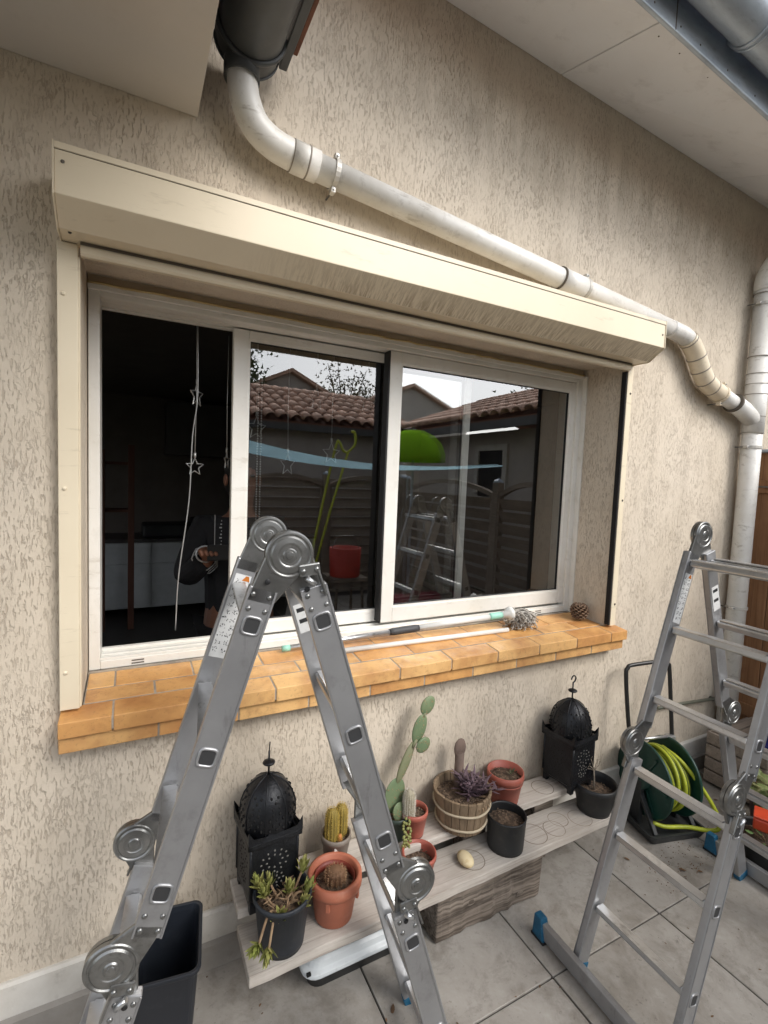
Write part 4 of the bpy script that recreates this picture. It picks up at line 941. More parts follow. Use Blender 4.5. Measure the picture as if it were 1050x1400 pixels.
def spiny(t, c, r, h, ribs, m, spm, rows, nsp=4, spl=.006):
    b = MB(); vs = []; fs = []; n = ribs * 4; mm = 12
    def rad(i, z): return r * (1 + .07 * math.cos(ribs * 2 * PI * i / n)) * (math.sqrt(max(0, 1 - max(0, (z - .75) / .25) ** 2)) if z > .75 else (.86 + .14 * min(1, z * 3)))
    for k in range(mm + 1):
        zz = k / mm
        for i in range(n): a = 2 * PI * i / n; q = max(rad(i, zz), 1e-4); vs.append((c[0] + q * math.cos(a), c[1] + q * math.sin(a), c[2] + zz * h))
    for k in range(mm):
        for i in range(n): fs.append((k * n + i, k * n + (i + 1) % n, k * n + n + (i + 1) % n, k * n + n + i))
    b.add(vs, fs, True); o = b.build('cactus_body', m, t)
    sp = MB()
    for k in range(rows):
        zz = (k + .5) / rows
        for i in range(ribs):
            a = 2 * PI * i / ribs; q = rad(i * 4, zz); p = V((c[0] + q * math.cos(a), c[1] + q * math.sin(a), c[2] + zz * h))
            for _ in range(nsp):
                d = V((math.cos(a) + rnd(-.8, .8), math.sin(a) + rnd(-.8, .8), rnd(-.7, .9) + (zz > .8))).normalized() * spl
                w_ = d.orthogonal().normalized() * .0005
                sp.add([p - w_, p + w_, p + d], [(0, 1, 2)])
    sp.build('spines', spm, o, kind='stuff'); return o
SPT = mat('tan_spines', srgb(176, 140, 104), .7); SPW = mat('white_spines', srgb(205, 198, 184), .7); SPY = mat('yellow_spines', srgb(190, 160, 70), .7)
spiny(t, (.004, .004, .082), .024, .042, 14, mat('brown_cactus', srgb(132, 100, 74), .8), SPT, 9, 6, .008)
# small taupe pot with two yellow columns
t = thing('twin_cactus_pot', 'small taupe pot with two yellowish columnar cacti', 'potted plant', (.672, -.092, UPZ)); t.scale = (1.32,) * 3
z = pot(t, .031, .042, .072, GREYPOT, rim=.003, rimh=.014, soil=.86)
YC = mat('yellow_cactus', srgb(150, 128, 58), .75, col2=srgb(122, 110, 56), scale=20)
spiny(t, (-.016, -.006, z - .004), .0165, .10, 13, YC, SPY, 22, 5, .005); spiny(t, (.018, .008, z - .004), .0155, .095, 13, YC, SPY, 22, 5, .005); spiny(t, (.004, -.018, z - .002), .006, .024, 10, mat('orange_offset', srgb(196, 130, 70), .7), SPY, 6, 3, .003)
MB().box(-.019, -.006, -.0375, -.0365, .03, .055).build('price_label', mat('paper', srgb(215, 212, 205), .7), t)
# prickly pear in a dark green pot
t = thing('prickly_pear', 'tall prickly pear cactus with stacked oval pads in a dark pot', 'potted plant', (.93, -.085, UPZ))
z = pot(t, .045, .056, .095, mat('dark_green_pot', srgb(44, 56, 48), .5), soil=.85)
OPU = mat('opuntia_pad', srgb(98, 118, 86), .6, col2=srgb(120, 132, 98), scale=10, dust=(srgb(150, 130, 96), .45)); OPU2 = mat('opuntia_stem', srgb(128, 128, 100), .7, col2=srgb(112, 120, 84), scale=14)
def pad(c, rx, rz, tilt, yaw, m=OPU, ty=.0085, lean=0):
    M = (Matrix.Rotation(yaw, 3, 'Z') @ Matrix.Rotation(lean, 3, 'X') @ Matrix.Rotation(tilt, 3, 'Y'))
    o = MB().ell(c, (rx, ty, rz), 18, 14, M).build('pad', m, t); ar = MB()
    for i in range(30):
        a = rnd(0, 6.3); q = math.sqrt(rnd(0, .9)); sgn = random.choice((-1, 1))
        p = V(c) + M @ V((rx * q * math.cos(a), sgn * ty * math.sqrt(1 - q * q), rz * q * math.sin(a))); ar.ell(p, (.0016,) * 3, 5, 4)
        for _ in range(2):
            d_ = M @ V((rnd(-.5, .5), sgn, rnd(-.5, .5))) * rnd(.005, .011); w_ = d_.orthogonal().normalized() * .0005; ar.add([p - w_, p + w_, p + d_], [(0, 1, 2)])
    ar.build('areoles', SPT, o, kind='stuff')
    return o
pad((-.012, 0, .165), .05, .07, .12, .1); pad((.032, .0, .29), .022, .085, .45, .1, OPU2, .01); pad((.004, -.02, .105), .034, .045, -.5, .2)
pad((.09, 0, .415), .031, .06, .3, .0); pad((.102, -.014, .352), .03, .034, .9, .0); pad((.124, .0, .505), .031, .04, .55, .0)
MB().tube([(.06, 0, .345), (.078, 0, .375)], .008, 8).build('pad_neck', OPU2, t); MB().tube([(.105, 0, .46), (.113, 0, .48)], .006, 8).build('pad_neck', OPU2, t)
# small red pot with woolly column
t = thing('woolly_cactus_pot', 'small red plastic pot with a white woolly column cactus', 'potted plant', (.998, -.105, UPZ)); t.scale = (1.3,) * 3
z = pot(t, .032, .043, .078, TERRA2, rim=.003, rimh=.016, soil=.88)
spiny(t, (-.025, -.012, z - .01), .0155, .10, 16, mat('woolly_cactus', srgb(178, 170, 148), .9), SPW, 26, 6, .006)
tr = MB()
for i in range(46):
    k = i / 46; tr.ell((-.045 + .012 * math.sin(i * 1.9) - .008 * k, -.03 - .018 * math.sin(k * 3), .075 - k * .10 + rnd(-.004, .004)), (.0045, .0045, .0045), 6, 5)
tr.build('trailing_beads', mat('bead_leaves', srgb(140, 142, 82), .5), t, kind='stuff')
# empty-looking terracotta pot behind the ladder leg
t = thing('terracotta_pot', 'plain brown terracotta pot half hidden behind the front ladder leg', 'pot', (.962, -.212, LOZ)); t.scale = (1.2,) * 3
pot(t, .04, .054, .085, TERRA2, rim=.004, rimh=.016, soil=.7)
# barrel planter
t = thing('barrel_planter', 'round wooden barrel planter with hoops and purple strap leaved plant', 'potted plant', (1.215, -.128, UPZ)); t.scale = (1.26,) * 3
ns = 22
for i in range(ns):
    a0, a1 = 2 * PI * (i + .025) / ns, 2 * PI * (i + .975) / ns; s = MB(); vs = []
    for z_, r in ((0, .076), (.03, .083), (.07, .089), (.118 + rnd(-.002, .002), .096)):
        for rr in (r, r - .009):
            for a in (a0, a1): vs.append((rr * math.cos(a), rr * math.sin(a), z_))
    fs = []
    for k in range(3):
        b = k * 4; fs += [(b, b + 1, b + 5, b + 4), (b + 3, b + 2, b + 6, b + 7), (b + 2, b, b + 4, b + 6), (b + 1, b + 3, b + 7, b + 5)]
    fs += [(0, 2, 3, 1), (12, 13, 15, 14)]
    s.add(vs, fs).build('stave', BARRELWOOD, t, bevel=.0015, seg=1)
for z_, r in ((.022, .0835), (.075, .092)):
    MB().tube([(r * math.cos(a), r * math.sin(a), z_ + .001 * math.sin(5 * a)) for a in [2 * PI * i / 48 for i in range(48)]], .0036, 8, closed=True).build('hoop', mat('pale_rope_hoop', srgb(186, 172, 148), .85, bump=.5, bscale=200), t)
MB().lathe([(.086, .088), (.05, .093), (.0001, .097)], 28).build('soil', SOIL, t)
gv = MB()
for i in range(90):
    a = rnd(0, 6.3); q = .083 * math.sqrt(rnd(0, .95)); k = rnd(.002, .005); gv.ell((q * math.cos(a), q * math.sin(a), .094), (k, k * .6, k * .5), 5, 4)
gv.build('soil_crumbs', MATS['gravel_crumbs'], t, kind='stuff')
PUR = mat('purple_leaf', srgb(92, 74, 84), .5, col2=srgb(112, 92, 98), scale=22, dust=(srgb(130, 120, 100), .35))
for k in range(17):
    a = rnd(0, 6.3); q = rnd(0, .06); cx, cy = .022 + q * math.cos(a) * .9, q * math.sin(a) * .7 - .015; lf = MB(); hh = rnd(.03, .075)
    lean = V((cx * 5 + rnd(-.3, .3), cy * 5 + rnd(-.3, .3), 1)).normalized()
    for i in range(9):
        b = i * 2.3 + k; base = V((cx, cy, .092)) + lean * (hh * i / 9)
        d = V((math.cos(b), math.sin(b), rnd(.5, 1.1))); lf.leaf(base, d, d.cross(V((0, 0, 1))), rnd(.036, .06), .0085, .15)
    lf.tube([(cx, cy, .09), V((cx, cy, .09)) + lean * hh], .0025, 5); lf.build('leafy_shoot', PUR, t)
lf = MB()
for i in range(10):
    b = i * 2.3; base = V((.082, -.03, .1)) + V((.035, -.012, .0)) * (i / 10); d = V((math.cos(b) + .5, math.sin(b), rnd(.1, .8))); lf.leaf(base, d, d.cross(V((0, 0, 1))), .038, .008, .1)
lf.build('leafy_shoot', PUR, t)
pd = MB(); pd.ell((.012, .038, .225), (.024, .008, .034), 16, 10); pd.tube([(.012, .036, .09), (.011, .037, .15), (.012, .038, .215)], [.019, .015, .016], 10)
pd.build('dried_pad', mat('dried_brown_pad', srgb(116, 98, 88), .85, col2=srgb(92, 78, 70), scale=30), t, label='brown dried spoon shaped cactus pad')
for i in range(7):
    a = -1.2 + rnd(-.5, .5); MB().tube([(.05 * math.cos(a), .06 * math.sin(a), .1), (.075 * math.cos(a), .085 * math.sin(a), .1 + rnd(0, .01)), (.09 * math.cos(a), .1 * math.sin(a), .09)], .0015, 5).build('root', DRY, t)
# red plastic pot
t = thing('red_plastic_pot', 'red plastic pot with dry soil and a small sprig on the upper plank', 'potted plant', (1.474, -.098, UPZ)); t.scale = (1.12,) * 3
z = pot(t, .053, .071, .122, TERRA2, rim=.006, rimh=.03, soil=.84)
MB().lathe([(.0682, .083), (.0695, .0835), (.0695, .087), (.0685, .088)], 36).build('ridge', TERRA2, t)
lf = MB()
for i in range(14): lf.leaf((.02 + i * .002, -.01 + .002 * i, z + .006), (rnd(-1, 1), rnd(-1, 1), rnd(.2, 1)), (rnd(-1, 1), rnd(-1, 1), .2), rnd(.012, .024), .006, .1)
lf.build('sprig', mat('grey_green_leaf', srgb(110, 112, 84), .7), t)
MB().cbox((.0, -.0545, .008), (.012, .003, .005)).build('drain_hole', RUBBER, t)
# black round pot on lower plank
t = thing('black_round_pot', 'plain black plastic pot of soil standing on the lower plank', 'pot', (1.378, -.222, LOZ)); t.scale = (1.18,) * 3
pot(t, .062, .068, .115, BLACKPOT, rim=.002, rimh=.006, soil=.82)
# twig pot
t = thing('twig_pot', 'black ribbed pot with a bare twig at the bench end', 'potted plant', (1.91, -.222, LOZ)); t.scale = (1.14,) * 3
z = pot(t, .062, .084, .118, BLACKPOT, rim=.008, rimh=.022, soil=.72)
tw = MB(); tw.tube([(-.005, 0, z), (-.003, .004, z + .05), (-.008, .004, z + .085)], [.0035, .003, .0025], 7)
for d in ((-.03, .0, .03), (.02, .005, .035), (-.012, .01, .05), (.03, 0, .02), (-.028, .01, .012)):
    p = V((-.006, .004, z + .08)); q = p + V(d); tw.tube([p, p + V(d) * .5 + V((0, 0, .004)), q], .0016, 5); tw.tube([q, q + V((rnd(-.012, .012), rnd(-.01, .01), .012))], .0011, 5)
tw.build('twig', mat('pale_twig', srgb(150, 138, 122), .9), t)
# pebble
pb = MB(); pb.ell((0, 0, .0), (.029, .042, .02), 22, 14, Matrix.Rotation(-.1, 3, 'Z')); po = pb.build('pebble', mat('cream_pebble', srgb(214, 198, 160), .6, col2=srgb(190, 160, 110), scale=28, lo=.5, hi=.75))
po.location = (1.165, -.235, LOZ + .02); tag(po, 'smooth cream pebble lying on the lower plank', 'stone')

# ------------------------------------------------------------------ tray under the bench
t = thing('plastic_tray', 'pale grey plastic tray with dark base under the bench', 'tray', (.725, -.158, 0))
def rrect(hx, hy, r, n=5):
    p = []
    for cx, cy, a0 in ((hx - r, hy - r, 0), (-hx + r, hy - r, PI / 2), (-hx + r, -hy + r, PI), (hx - r, -hy + r, 1.5 * PI)):
        for i in range(n + 1): a = a0 + PI / 2 * i / n; p.append((cx + r * math.cos(a), cy + r * math.sin(a)))
    return p
def loft(mb, rings, cap0=True, cap1=True, smooth=False):   # rings: list of (pts2d, z)
    vs = []; n = len(rings[0][0])
    for pts, z in rings: vs += [(x, y, z) for x, y in pts]
    fs = [(k * n + i, k * n + (i + 1) % n, (k + 1) * n + (i + 1) % n, (k + 1) * n + i) for k in range(len(rings) - 1) for i in range(n)]
    if cap0: fs.append(tuple(range(n))[::-1])
    if cap1: fs.append(tuple((len(rings) - 1) * n + i for i in range(n)))
    return mb.add(vs, fs, smooth)
loft(MB(), [(rrect(.19, .085, .04), .0), (rrect(.205, .10, .045), .055)]).build('dark_base', BLACKPOT, t)
loft(MB(), [(rrect(.215, .11, .05), .056), (rrect(.22, .115, .05), .064), (rrect(.218, .113, .05), .074), (rrect(.205, .1, .05), .082), (rrect(.2, .095, .05), .10), (rrect(.19, .085, .05), .108)]).build('lid', mat('pale_tray', srgb(214, 219, 221), .4, dust=(srgb(150, 152, 150), .3)), t, bevel=.002)
MB().cbox((-.203, -.098, .078), (.007, .005, .004), Matrix()).build('clip_hole', RUBBER, t)

# ------------------------------------------------------------------ bin at the left
t = thing('navy_bin', 'open dark navy plastic bin standing against the wall', 'bin', (.092, -.208, 0), math.radians(-8))
loft(MB(), [(rrect(.07, .085, .02), 0), (rrect(.092, .115, .025), .325), (rrect(.1, .123, .028), .326), (rrect(.1, .123, .028), .338), (rrect(.091, .114, .024), .339), (rrect(.088, .111, .024), .32), (rrect(.068, .083, .02), .006)], True, True).build('bin_body', BINMAT, t, bevel=.0025)

# ------------------------------------------------------------------ things on the sill
t = thing('string_mop', 'string mop with metal handle and dark grip lying on the brick sill', 'mop', (1.2, .15, 1.01))
A, B = V((.56, .178, 1.031)), V((1.60, .128, 1.078))
dm_ = (B - A).normalized(); P = lambda k: A + (B - A) * k
MB().tube([P(-.02), P(.42)], .0115, 14).build('handle', BRIGHT, t, world=True); MB().tube([P(.56), P(.93)], .0125, 14).build('handle', mat('white_metal', srgb(220, 220, 216), .35), t, world=True)
MB().tube([P(-.03), P(.0)], .0125, 12).build('end_cap', mat('mint_plastic', srgb(150, 205, 186), .45), t, world=True)
MB().tube([P(.42), P(.44), P(.54), P(.56)], [.0135, .016, .016, .0135], 14).build('grip', mat('dark_grip', srgb(66, 66, 68), .6), t, world=True)
MB().tube([P(.93), P(.94), P(.99), P(1.01)], [.013, .017, .016, .014], 14).build('connector', MATS['mint_plastic'], t, world=True)
HB = P(1.06)
T = Matrix.Translation(P(1.03)) @ dm_.to_track_quat('Z', 'Y').to_matrix().to_4x4()
MB().lathe([(.0001, -.03), (.016, -.03), (.018, 0), (.03, .006), (.036, .022), (.03, .03), (.0001, .031)], 20, T).build('mop_head_socket', mat('white_plastic', srgb(225, 224, 218), .4), t, world=True)
st = MB()
for i in range(230):
    a = rnd(0, 2 * PI); b0 = HB + V((rnd(-.005, .02), rnd(-.028, .028), rnd(-.018, .018)))
    e_ = V((HB.x + .04 + .10 * math.cos(a) * rnd(.4, 1) + .02, HB.y + .0 + .075 * math.sin(a) * rnd(.4, 1), 1.014 + rnd(.002, .06)))
    m_ = (b0 + e_) / 2 + V((rnd(-.012, .02), rnd(-.02, .02), rnd(.0, .026)))
    st.tube(bez([b0, m_, e_, e_ + V((rnd(-.03, .01), rnd(-.02, .02), -rnd(0, .01)))], 3), .0026, 5)
st.v = [V((p.x, p.y, max(p.z, 1.0125))) for p in st.v]
st.build('mop_strands', mat('grey_mop_yarn', srgb(196, 190, 180), .95, col2=srgb(118, 111, 104), scale=85, lo=.4, hi=.6, rnd=False), t, world=True, kind='stuff')
pp = MB().tube([(.70, .105, 1.018), (1.607, .085, 1.0165)], .0105, 14).build('white_tube', mat('white_tube', srgb(228, 227, 222), .35)); tag(pp, 'plain white plastic tube lying along the front of the mop', 'tube')
t = thing('pine_cone', 'brown open pine cone at the right end of the sill', 'pine cone', (2.11, .10, 1.01)); t.scale = (1.2,) * 3
CN = mat('cone_scale', srgb(140, 114, 92), .85, col2=srgb(84, 66, 52), scale=60, dust=(srgb(160, 140, 118), .5))
MB().ell((0, 0, .034), (.017, .017, .03), 10, 8).build('core', CN, t)
scm = None
for k in range(9):
    for i in range(9):
        zz = k / 9; a = 2 * PI * (i + k * .38) / 9; r = .012 + .01 * math.sin(PI * (zz * .9 + .08)); L_ = .008 + .014 * math.sin(PI * (zz * .85 + .12))
        if scm is None:
            s = MB().hexa([(0, -.004, -.0012), (1, -.007 / 1, -.0012), (1, .007, -.0012), (0, .004, -.0012), (0, -.004, .0012), (1.0, -.007, .0022), (1.0, .007, .0022), (0, .004, .0012)])
            o = s.build('scale', CN, t); scm = o.data
        else: o = link('scale', scm, t)
        o.location = (r * .6 * math.cos(a), r * .6 * math.sin(a), .008 + zz * .056); o.scale = (L_ + .008, .9, 1.2); o.rotation_euler = (0, -.25 - .5 * zz, a)

# ------------------------------------------------------------------ hose reel
t = thing('hose_reel', 'dark green hose reel cart with bright yellow green hose and black handle', 'hose reel', (2.42, -.2, 0), math.radians(-14))
BLK2 = mat('black_cart_plastic', srgb(38, 40, 41), .5, col2=srgb(52, 54, 54), scale=9, dust=(srgb(96, 92, 86), .35)); GRN2 = mat('dark_green_plastic', srgb(24, 66, 56), .42, col2=srgb(20, 54, 46), scale=7, dust=(srgb(80, 100, 92), .3))
HOSE = mat('yellow_green_hose', srgb(176, 184, 48), .5, col2=srgb(150, 158, 44), scale=16, dust=(srgb(120, 116, 70), .5)); HSTR = mat('hose_stripe', srgb(70, 84, 30), .5)
loft(MB(), [(rrect(.15, .15, .02), .004), (rrect(.165, .165, .025), .04), (rrect(.165, .165, .025), .046), (rrect(.155, .155, .022), .046), (rrect(.145, .145, .02), .016)]).build('base_tray', BLK2, t)
for s in (-1, 1):
    MB().box(-.012 + s * .115, .012 + s * .115, -.03, .03, .02, .24).build('upright', BLK2, t, bevel=.004)
    MB().beam((s * .115, -.13, .03), (s * .115, 0, .2), (1, 0, 0), .022, .02).build('brace', BLK2, t, bevel=.003)
    T = Matrix.Translation((s * .085, 0, .24)) @ Matrix.Rotation(PI / 2, 4, 'Y')
    MB().lathe([(.0001, -.004), (.05, -.006), (.06, -.002), (.176, -.004), (.184, -.007), (.188, 0), (.184, .007), (.176, .004), (.06, .004), (.05, .008), (.0001, .008)], 44, T).build('reel_flange', GRN2, t)
    for k in range(6):
        a = k * PI / 3; MB().beam((s * .0925, .055 * math.cos(a), .24 + .055 * math.sin(a)), (s * .0925, .155 * math.cos(a), .24 + .155 * math.sin(a)), (1, 0, 0), .006, .012).build('flange_rib', GRN2, t)
MB().tube([(-.125, 0, .24), (.125, 0, .24)], .05, 20).build('drum', GRN2, t)
for k, (x, r) in enumerate([(-.06, .112), (-.038, .116), (-.016, .111), (.006, .117), (.028, .113), (.05, .116), (.068, .11), (-.048, .132), (-.024, .136), (.0, .133), (.022, .137), (.046, .131), (.01, .15), (-.02, .152)]):
    pts = [(x + .012 * math.sin(a + k), (r + .006 * math.sin(2 * a + k * 1.7)) * math.cos(a), .24 + (r + .006 * math.sin(2 * a + k * 1.7)) * math.sin(a)) for a in [2 * PI * i / 56 for i in range(56)]]
    co = MB().tube(pts, .0098, 10, closed=True).build('hose_coil', HOSE, t)
    MB().tube([V(p) + (V((0, p[1], p[2] - .24)).normalized() * .0078 + V((.005, 0, 0))) for p in pts], .0034, 5, closed=True).build('hose_stripe', HSTR, co)
tail = bez([(.03, .02, .385), (.055, -.08, .36), (.10, -.15, .28), (.15, -.2, .18), (.17, -.215, .1), (.15, -.19, .065), (.06, -.14, .058), (-.05, -.12, .06), (-.11, -.1, .075)], 8)
MB().tube(tail, .0098, 10).build('hose_tail', HOSE, t)
hd = bez([(-.12, .02, .2), (-.15, .06, .5), (-.165, .085, .74), (-.155, .09, .785), (-.12, .092, .80), (.06, .092, .81), (.095, .09, .795), (.105, .085, .75), (.12, .05, .4), (.12, .03, .22)], 6)
MB().tube(hd, .0105, 12).build('handle', mat('black_tube', srgb(48, 47, 46), .4, .3), t)
MB().tube([(-.14, .045, .42), (.125, .045, .42)], .008, 10).build('cross_bar', BRIGHT, t)
MB().cbox((.105, .05, .41), (.02, .02, .016)).build('hose_connector', BRIGHT, t, bevel=.004)
tp = MB().tube([(2.66, -.02, .475), (2.9, -.025, .463), (3.215, -.03, .437)], .009, 10).build('water_pipe', mat('green_grey_pipe', srgb(110, 112, 98), .5, .2)); tag(tp, 'thin grey green water pipe running along the foot of the wall', 'pipe')
vp_ = thing('wall_tap', 'small grey metal tap on the water pipe beside the downpipe', 'tap', (3.215, -.03, .43))
MB().tube([(0, .028, 0), (0, -.045, 0)], .013, 12).build('valve', STEEL, vp_); MB().tube([(0, -.04, 0), (0, -.05, -.06)], .009, 10).build('spout', STEEL, vp_); MB().cbox((0, -.02, .035), (.03, .006, .004)).build('lever', STEEL, vp_, bevel=.002)

# ------------------------------------------------------------------ right boundary: brown gate, weathered crate, pots
t = thing('wooden_gate', 'brown stained vertical board gate beside the downpipe', 'gate', (3.5, -.45, 0))
for k in range(7):
    y = -.018 - k * .118
    MB().box(3.488, 3.512, y - .114, y, .05, 1.97).build('board', GATEWOOD, t, world=True, bevel=.003)
MB().box(3.474, 3.4875, -.84, -.019, 1.72, 1.80).build('rail', GATEWOOD, t, world=True, bevel=.003); MB().box(3.474, 3.4875, -.84, -.019, .3, .38).build('rail', GATEWOOD, t, world=True, bevel=.003)
MB().box(3.44, 3.53, -.85, -.015, 1.972, 1.99).build('coping', ZINC, t, world=True, bevel=.003)
MB().box(3.47, 3.4735, -.62, -.03, 1.755, 1.765).build('strap', STEEL, t, world=True)
t = thing('pallet_crate', 'weathered grey slatted wooden crate behind the right ladder', 'crate', (3.24, -.26, 0))
for k in range(4):
    MB().box(3.03, 3.44, -.42, -.402, .02 + k * .076, .086 + k * .076).build('slat', FENCEWOOD, t, world=True, bevel=.003)
    MB().box(3.03, 3.44, -.13, -.112, .02 + k * .076, .086 + k * .076).build('slat', FENCEWOOD, t, world=True, bevel=.003)
    MB().box(3.01, 3.028, -.42, -.11, .02 + k * .076, .086 + k * .076).build('slat', FENCEWOOD, t, world=True, bevel=.003)
    MB().box(3.03, 3.44, -.398 + k * .068, -.338 + k * .068, .31, .326).build('top_slat', FENCEWOOD, t, world=True, bevel=.003)
for x in (3.03, 3.4): MB().box(x, x + .035, -.401, -.131, .01, .308).build('corner_block', FENCEWOOD, t, world=True)
# big leafy pot
def leafpot(name, loc, label, r0, r1, h, pm, lm, n, L, w, spread, up):
    t = thing(name, label, 'potted plant', loc)
    z = pot(t, r0, r1, h, pm, rim=.008, rimh=.02)
    for k in range(n):
        a = rnd(0, 6.3); q = spread * math.sqrt(rnd(0, 1)); zz = z + rnd(.2, 1) * up * (1 - (q / spread) ** 2 * .5)
        p = V((q * math.cos(a), q * math.sin(a), zz)); d = V((math.cos(a) + rnd(-.8, .8), math.sin(a) + rnd(-.8, .8), rnd(-.2, .9))); sd = d.cross(V((rnd(-.4, .4), rnd(-.4, .4), 1)))
        MB().leaf(p, d, sd, L * rnd(.7, 1.2), w * rnd(.8, 1.2), rnd(-.2, .35)).build('leaf', lm, t)
        if k % 4 == 0: MB().tube([(q * .15 * math.cos(a), q * .15 * math.sin(a), z), p], .003, 5).build('stem', DRY, t)
    return t
LG = mat('variegated_leaf', srgb(112, 126, 74), .45, col2=srgb(178, 176, 128), scale=30, lo=.42, hi=.62)
leafpot('leafy_pot', (2.86, -.53, .0), 'pot of broad variegated green leaves behind the right ladder', .085, .11, .2, mat('maroon_pot', srgb(70, 36, 36), .5), LG, 80, .065, .045, .13, .15)
leafpot('blue_pot', (3.14, -.36, .327), 'glossy blue pot on the weathered crate', .06, .075, .10, mat('blue_glaze', srgb(40, 52, 130), .2), LG, 10, .04, .02, .04, .04)
WM_ = leafpot('black_tub', (2.61, -.61, 0), 'black plastic tub with sparse green shoots next to the right ladder foot', .10, .125, .15, BLACKPOT, mat('mid_leaf', srgb(92, 120, 66), .5), 10, .05, .02, .08, .06)
t = thing('orange_box', 'small orange red plastic box resting on the black tub', 'box', (2.63, -.58, .16), .4)
MB().box(-.05, .05, -.035, .035, 0, .055).build('case', mat('orange_plastic', srgb(214, 78, 48), .4), t, bevel=.008); MB().box(-.05, .05, -.036, .036, .056, .066).build('lid', MATS['orange_plastic'], t, bevel=.006)
MB().tube([(-.06, -.05, .0), (0, -.06, .01), (.06, -.05, .0)], .003, 6).build('cord', mat('cream_cord', srgb(214, 204, 176), .8), t)

# ------------------------------------------------------------------ the yard behind the camera (seen in the panes)
def fence(name, label, p0, p1, h, arch):
    p0, p1 = V(p0), V(p1); d = (p1 - p0).normalized(); L = (p1 - p0).length; n = V((-d.y, d.x, 0))
    rz = math.atan2(d.y, d.x); t = thing(name, label, 'fence', p0, rz, 'louvred garden fence panels')
    for x in (0,): MB().box(x - .045, x + .045, -.045, .045, 0, h + .12).build('post', FENCEWOOD, t, bevel=.005)
    MB().lathe([(.06, 0), (.05, .02), (.0001, .05)], 4, Matrix.Translation((0, 0, h + .121)) @ Matrix.Rotation(PI / 4, 4, 'Z'), smooth=False).build('post_cap', ZINC, t)
    k = 0; z = .08
    while z < h - .05:
        MB().hexa([(.05, -.012, z), (L - .05, -.012, z), (L - .05, -.004, z), (.05, -.004, z), (.05, .052, z + .115), (L - .05, .052, z + .115), (L - .05, .06, z + .115), (.05, .06, z + .115)]).build('slat', FENCEWOOD, t)
        z += .135
    a = MB(); N = 14
    top = lambda u: h + arch * (1 - (2 * u - 1) ** 2)
    for i in range(N):
        u0, u1 = i / N, (i + 1) / N; x0, x1 = .05 + (L - .1) * u0, .05 + (L - .1) * u1
        a.hexa([(x0, -.03, top(u0) - .05), (x1, -.03, top(u1) - .05), (x1, .03, top(u1) - .05), (x0, .03, top(u0) - .05), (x0, -.03, top(u0)), (x1, -.03, top(u1)), (x1, .03, top(u1)), (x0, .03, top(u0))])
    a.build('arched_cap', FENCEWOOD, t)
    for x in (.065, L - .065): MB().box(x - .015, x + .015, -.02, .04, .06, h).build('stile', FENCEWOOD, t)
    return t
ys = [-4.0, -2.03, -.98]
for i in range(2): fence('fence_panel', ('long louvred fence panel reflected in the right pane', 'short louvred fence panel next to the brown gate')[i], (3.62, ys[i], 0), (3.62, ys[i + 1], 0), 1.6, .14)
xs = [-2.4, -.6, 1.15, 2.38, 3.57]
for i in range(4): fence('fence_panel', ('back fence panel at the far end beyond the porch canopy', 'back fence panel in line with the open window gap', 'back fence panel behind the potted yard shrub', 'back fence panel meeting the side fence in the corner')[i], (xs[i + 1], -4.05, 0), (xs[i], -4.05, 0), 1.62, .12)
# neighbouring low building, tiled roofs
NW = mat('neighbour_render', srgb(188, 180, 172), .9, col2=srgb(170, 162, 154), scale=2)
CT = mat('canal_tile', srgb(216, 182, 160), .85, col2=srgb(182, 142, 120), scale=9, objvar=.35, dust=(srgb(196, 166, 140), .5))
def halfpipe():
    vs = []; fs = []; n = 6
    for x, r in ((0, .105), (.44, .085)):
        for i in range(n + 1): a = PI * i / n; vs.append((x, r * math.cos(a), r * math.sin(a) * .75))
    for i in range(n): fs.append((i, i + 1, n + 2 + i, n + 1 + i))
    return MB().add(vs, fs, True)
hpm = None
def tiled_roof(parent, origin, along, up, cols, rows):
    """canal tiles laid one by one; along = eave direction, up = direction up the slope"""
    global hpm
    along, up = V(along).normalized(), V(up).normalized(); nrm = up.cross(along).normalized()
    if nrm.z < 0: nrm = -nrm
    M = Matrix((up, nrm.cross(up), nrm)).transposed().to_4x4()
    for r in range(rows):
        for c in range(cols):
            if hpm is None: o = halfpipe().build('roof_tile', CT, parent); hpm = o.data; o.modifiers.new('s', 'SOLIDIFY').thickness = .012
            else: o = link('roof_tile', hpm, parent); o.modifiers.new('s', 'SOLIDIFY').thickness = .012
            p = V(origin) + along * (c * .215) + up * (r * .40 + rnd(-.012, .012)) + nrm * (.03 + .004 * r)
            iv = WM[parent.name].inverted()
            o.matrix_local = iv @ (Matrix.Translation(p) @ M @ Matrix.Rotation(rnd(-.03, .03), 4, 'Z'))
nb_ = thing('neighbour_building', 'low neighbouring building with canal tile roof reflected in the left sash', 'building', (1, -7, 0))
MB().box(-3, 4.6, -9.4, -5.95, 0, 2.55).build('wall', NW, nb_, world=True)
MB().hexa([(-3.2, -5.7, 2.56), (4.7, -5.7, 2.56), (4.7, -8.0, 3.40), (-3.2, -8.0, 3.40), (-3.2, -5.7, 2.60), (4.7, -5.7, 2.60), (4.7, -8.0, 3.44), (-3.2, -8.0, 3.44)]).build('roof_deck', TERRABROWN, nb_, world=True)
MB().hexa([(-3.2, -8.0, 3.40), (4.7, -8.0, 3.40), (4.7, -10.3, 2.56), (-3.2, -10.3, 2.56), (-3.2, -8.0, 3.44), (4.7, -8.0, 3.44), (4.7, -10.3, 2.60), (-3.2, -10.3, 2.60)]).build('roof_deck', TERRABROWN, nb_, world=True)
MB().box(-3.2, 4.7, -5.72, -5.66, 2.46, 2.57).build('gutter', DARKZINC, nb_, world=True)
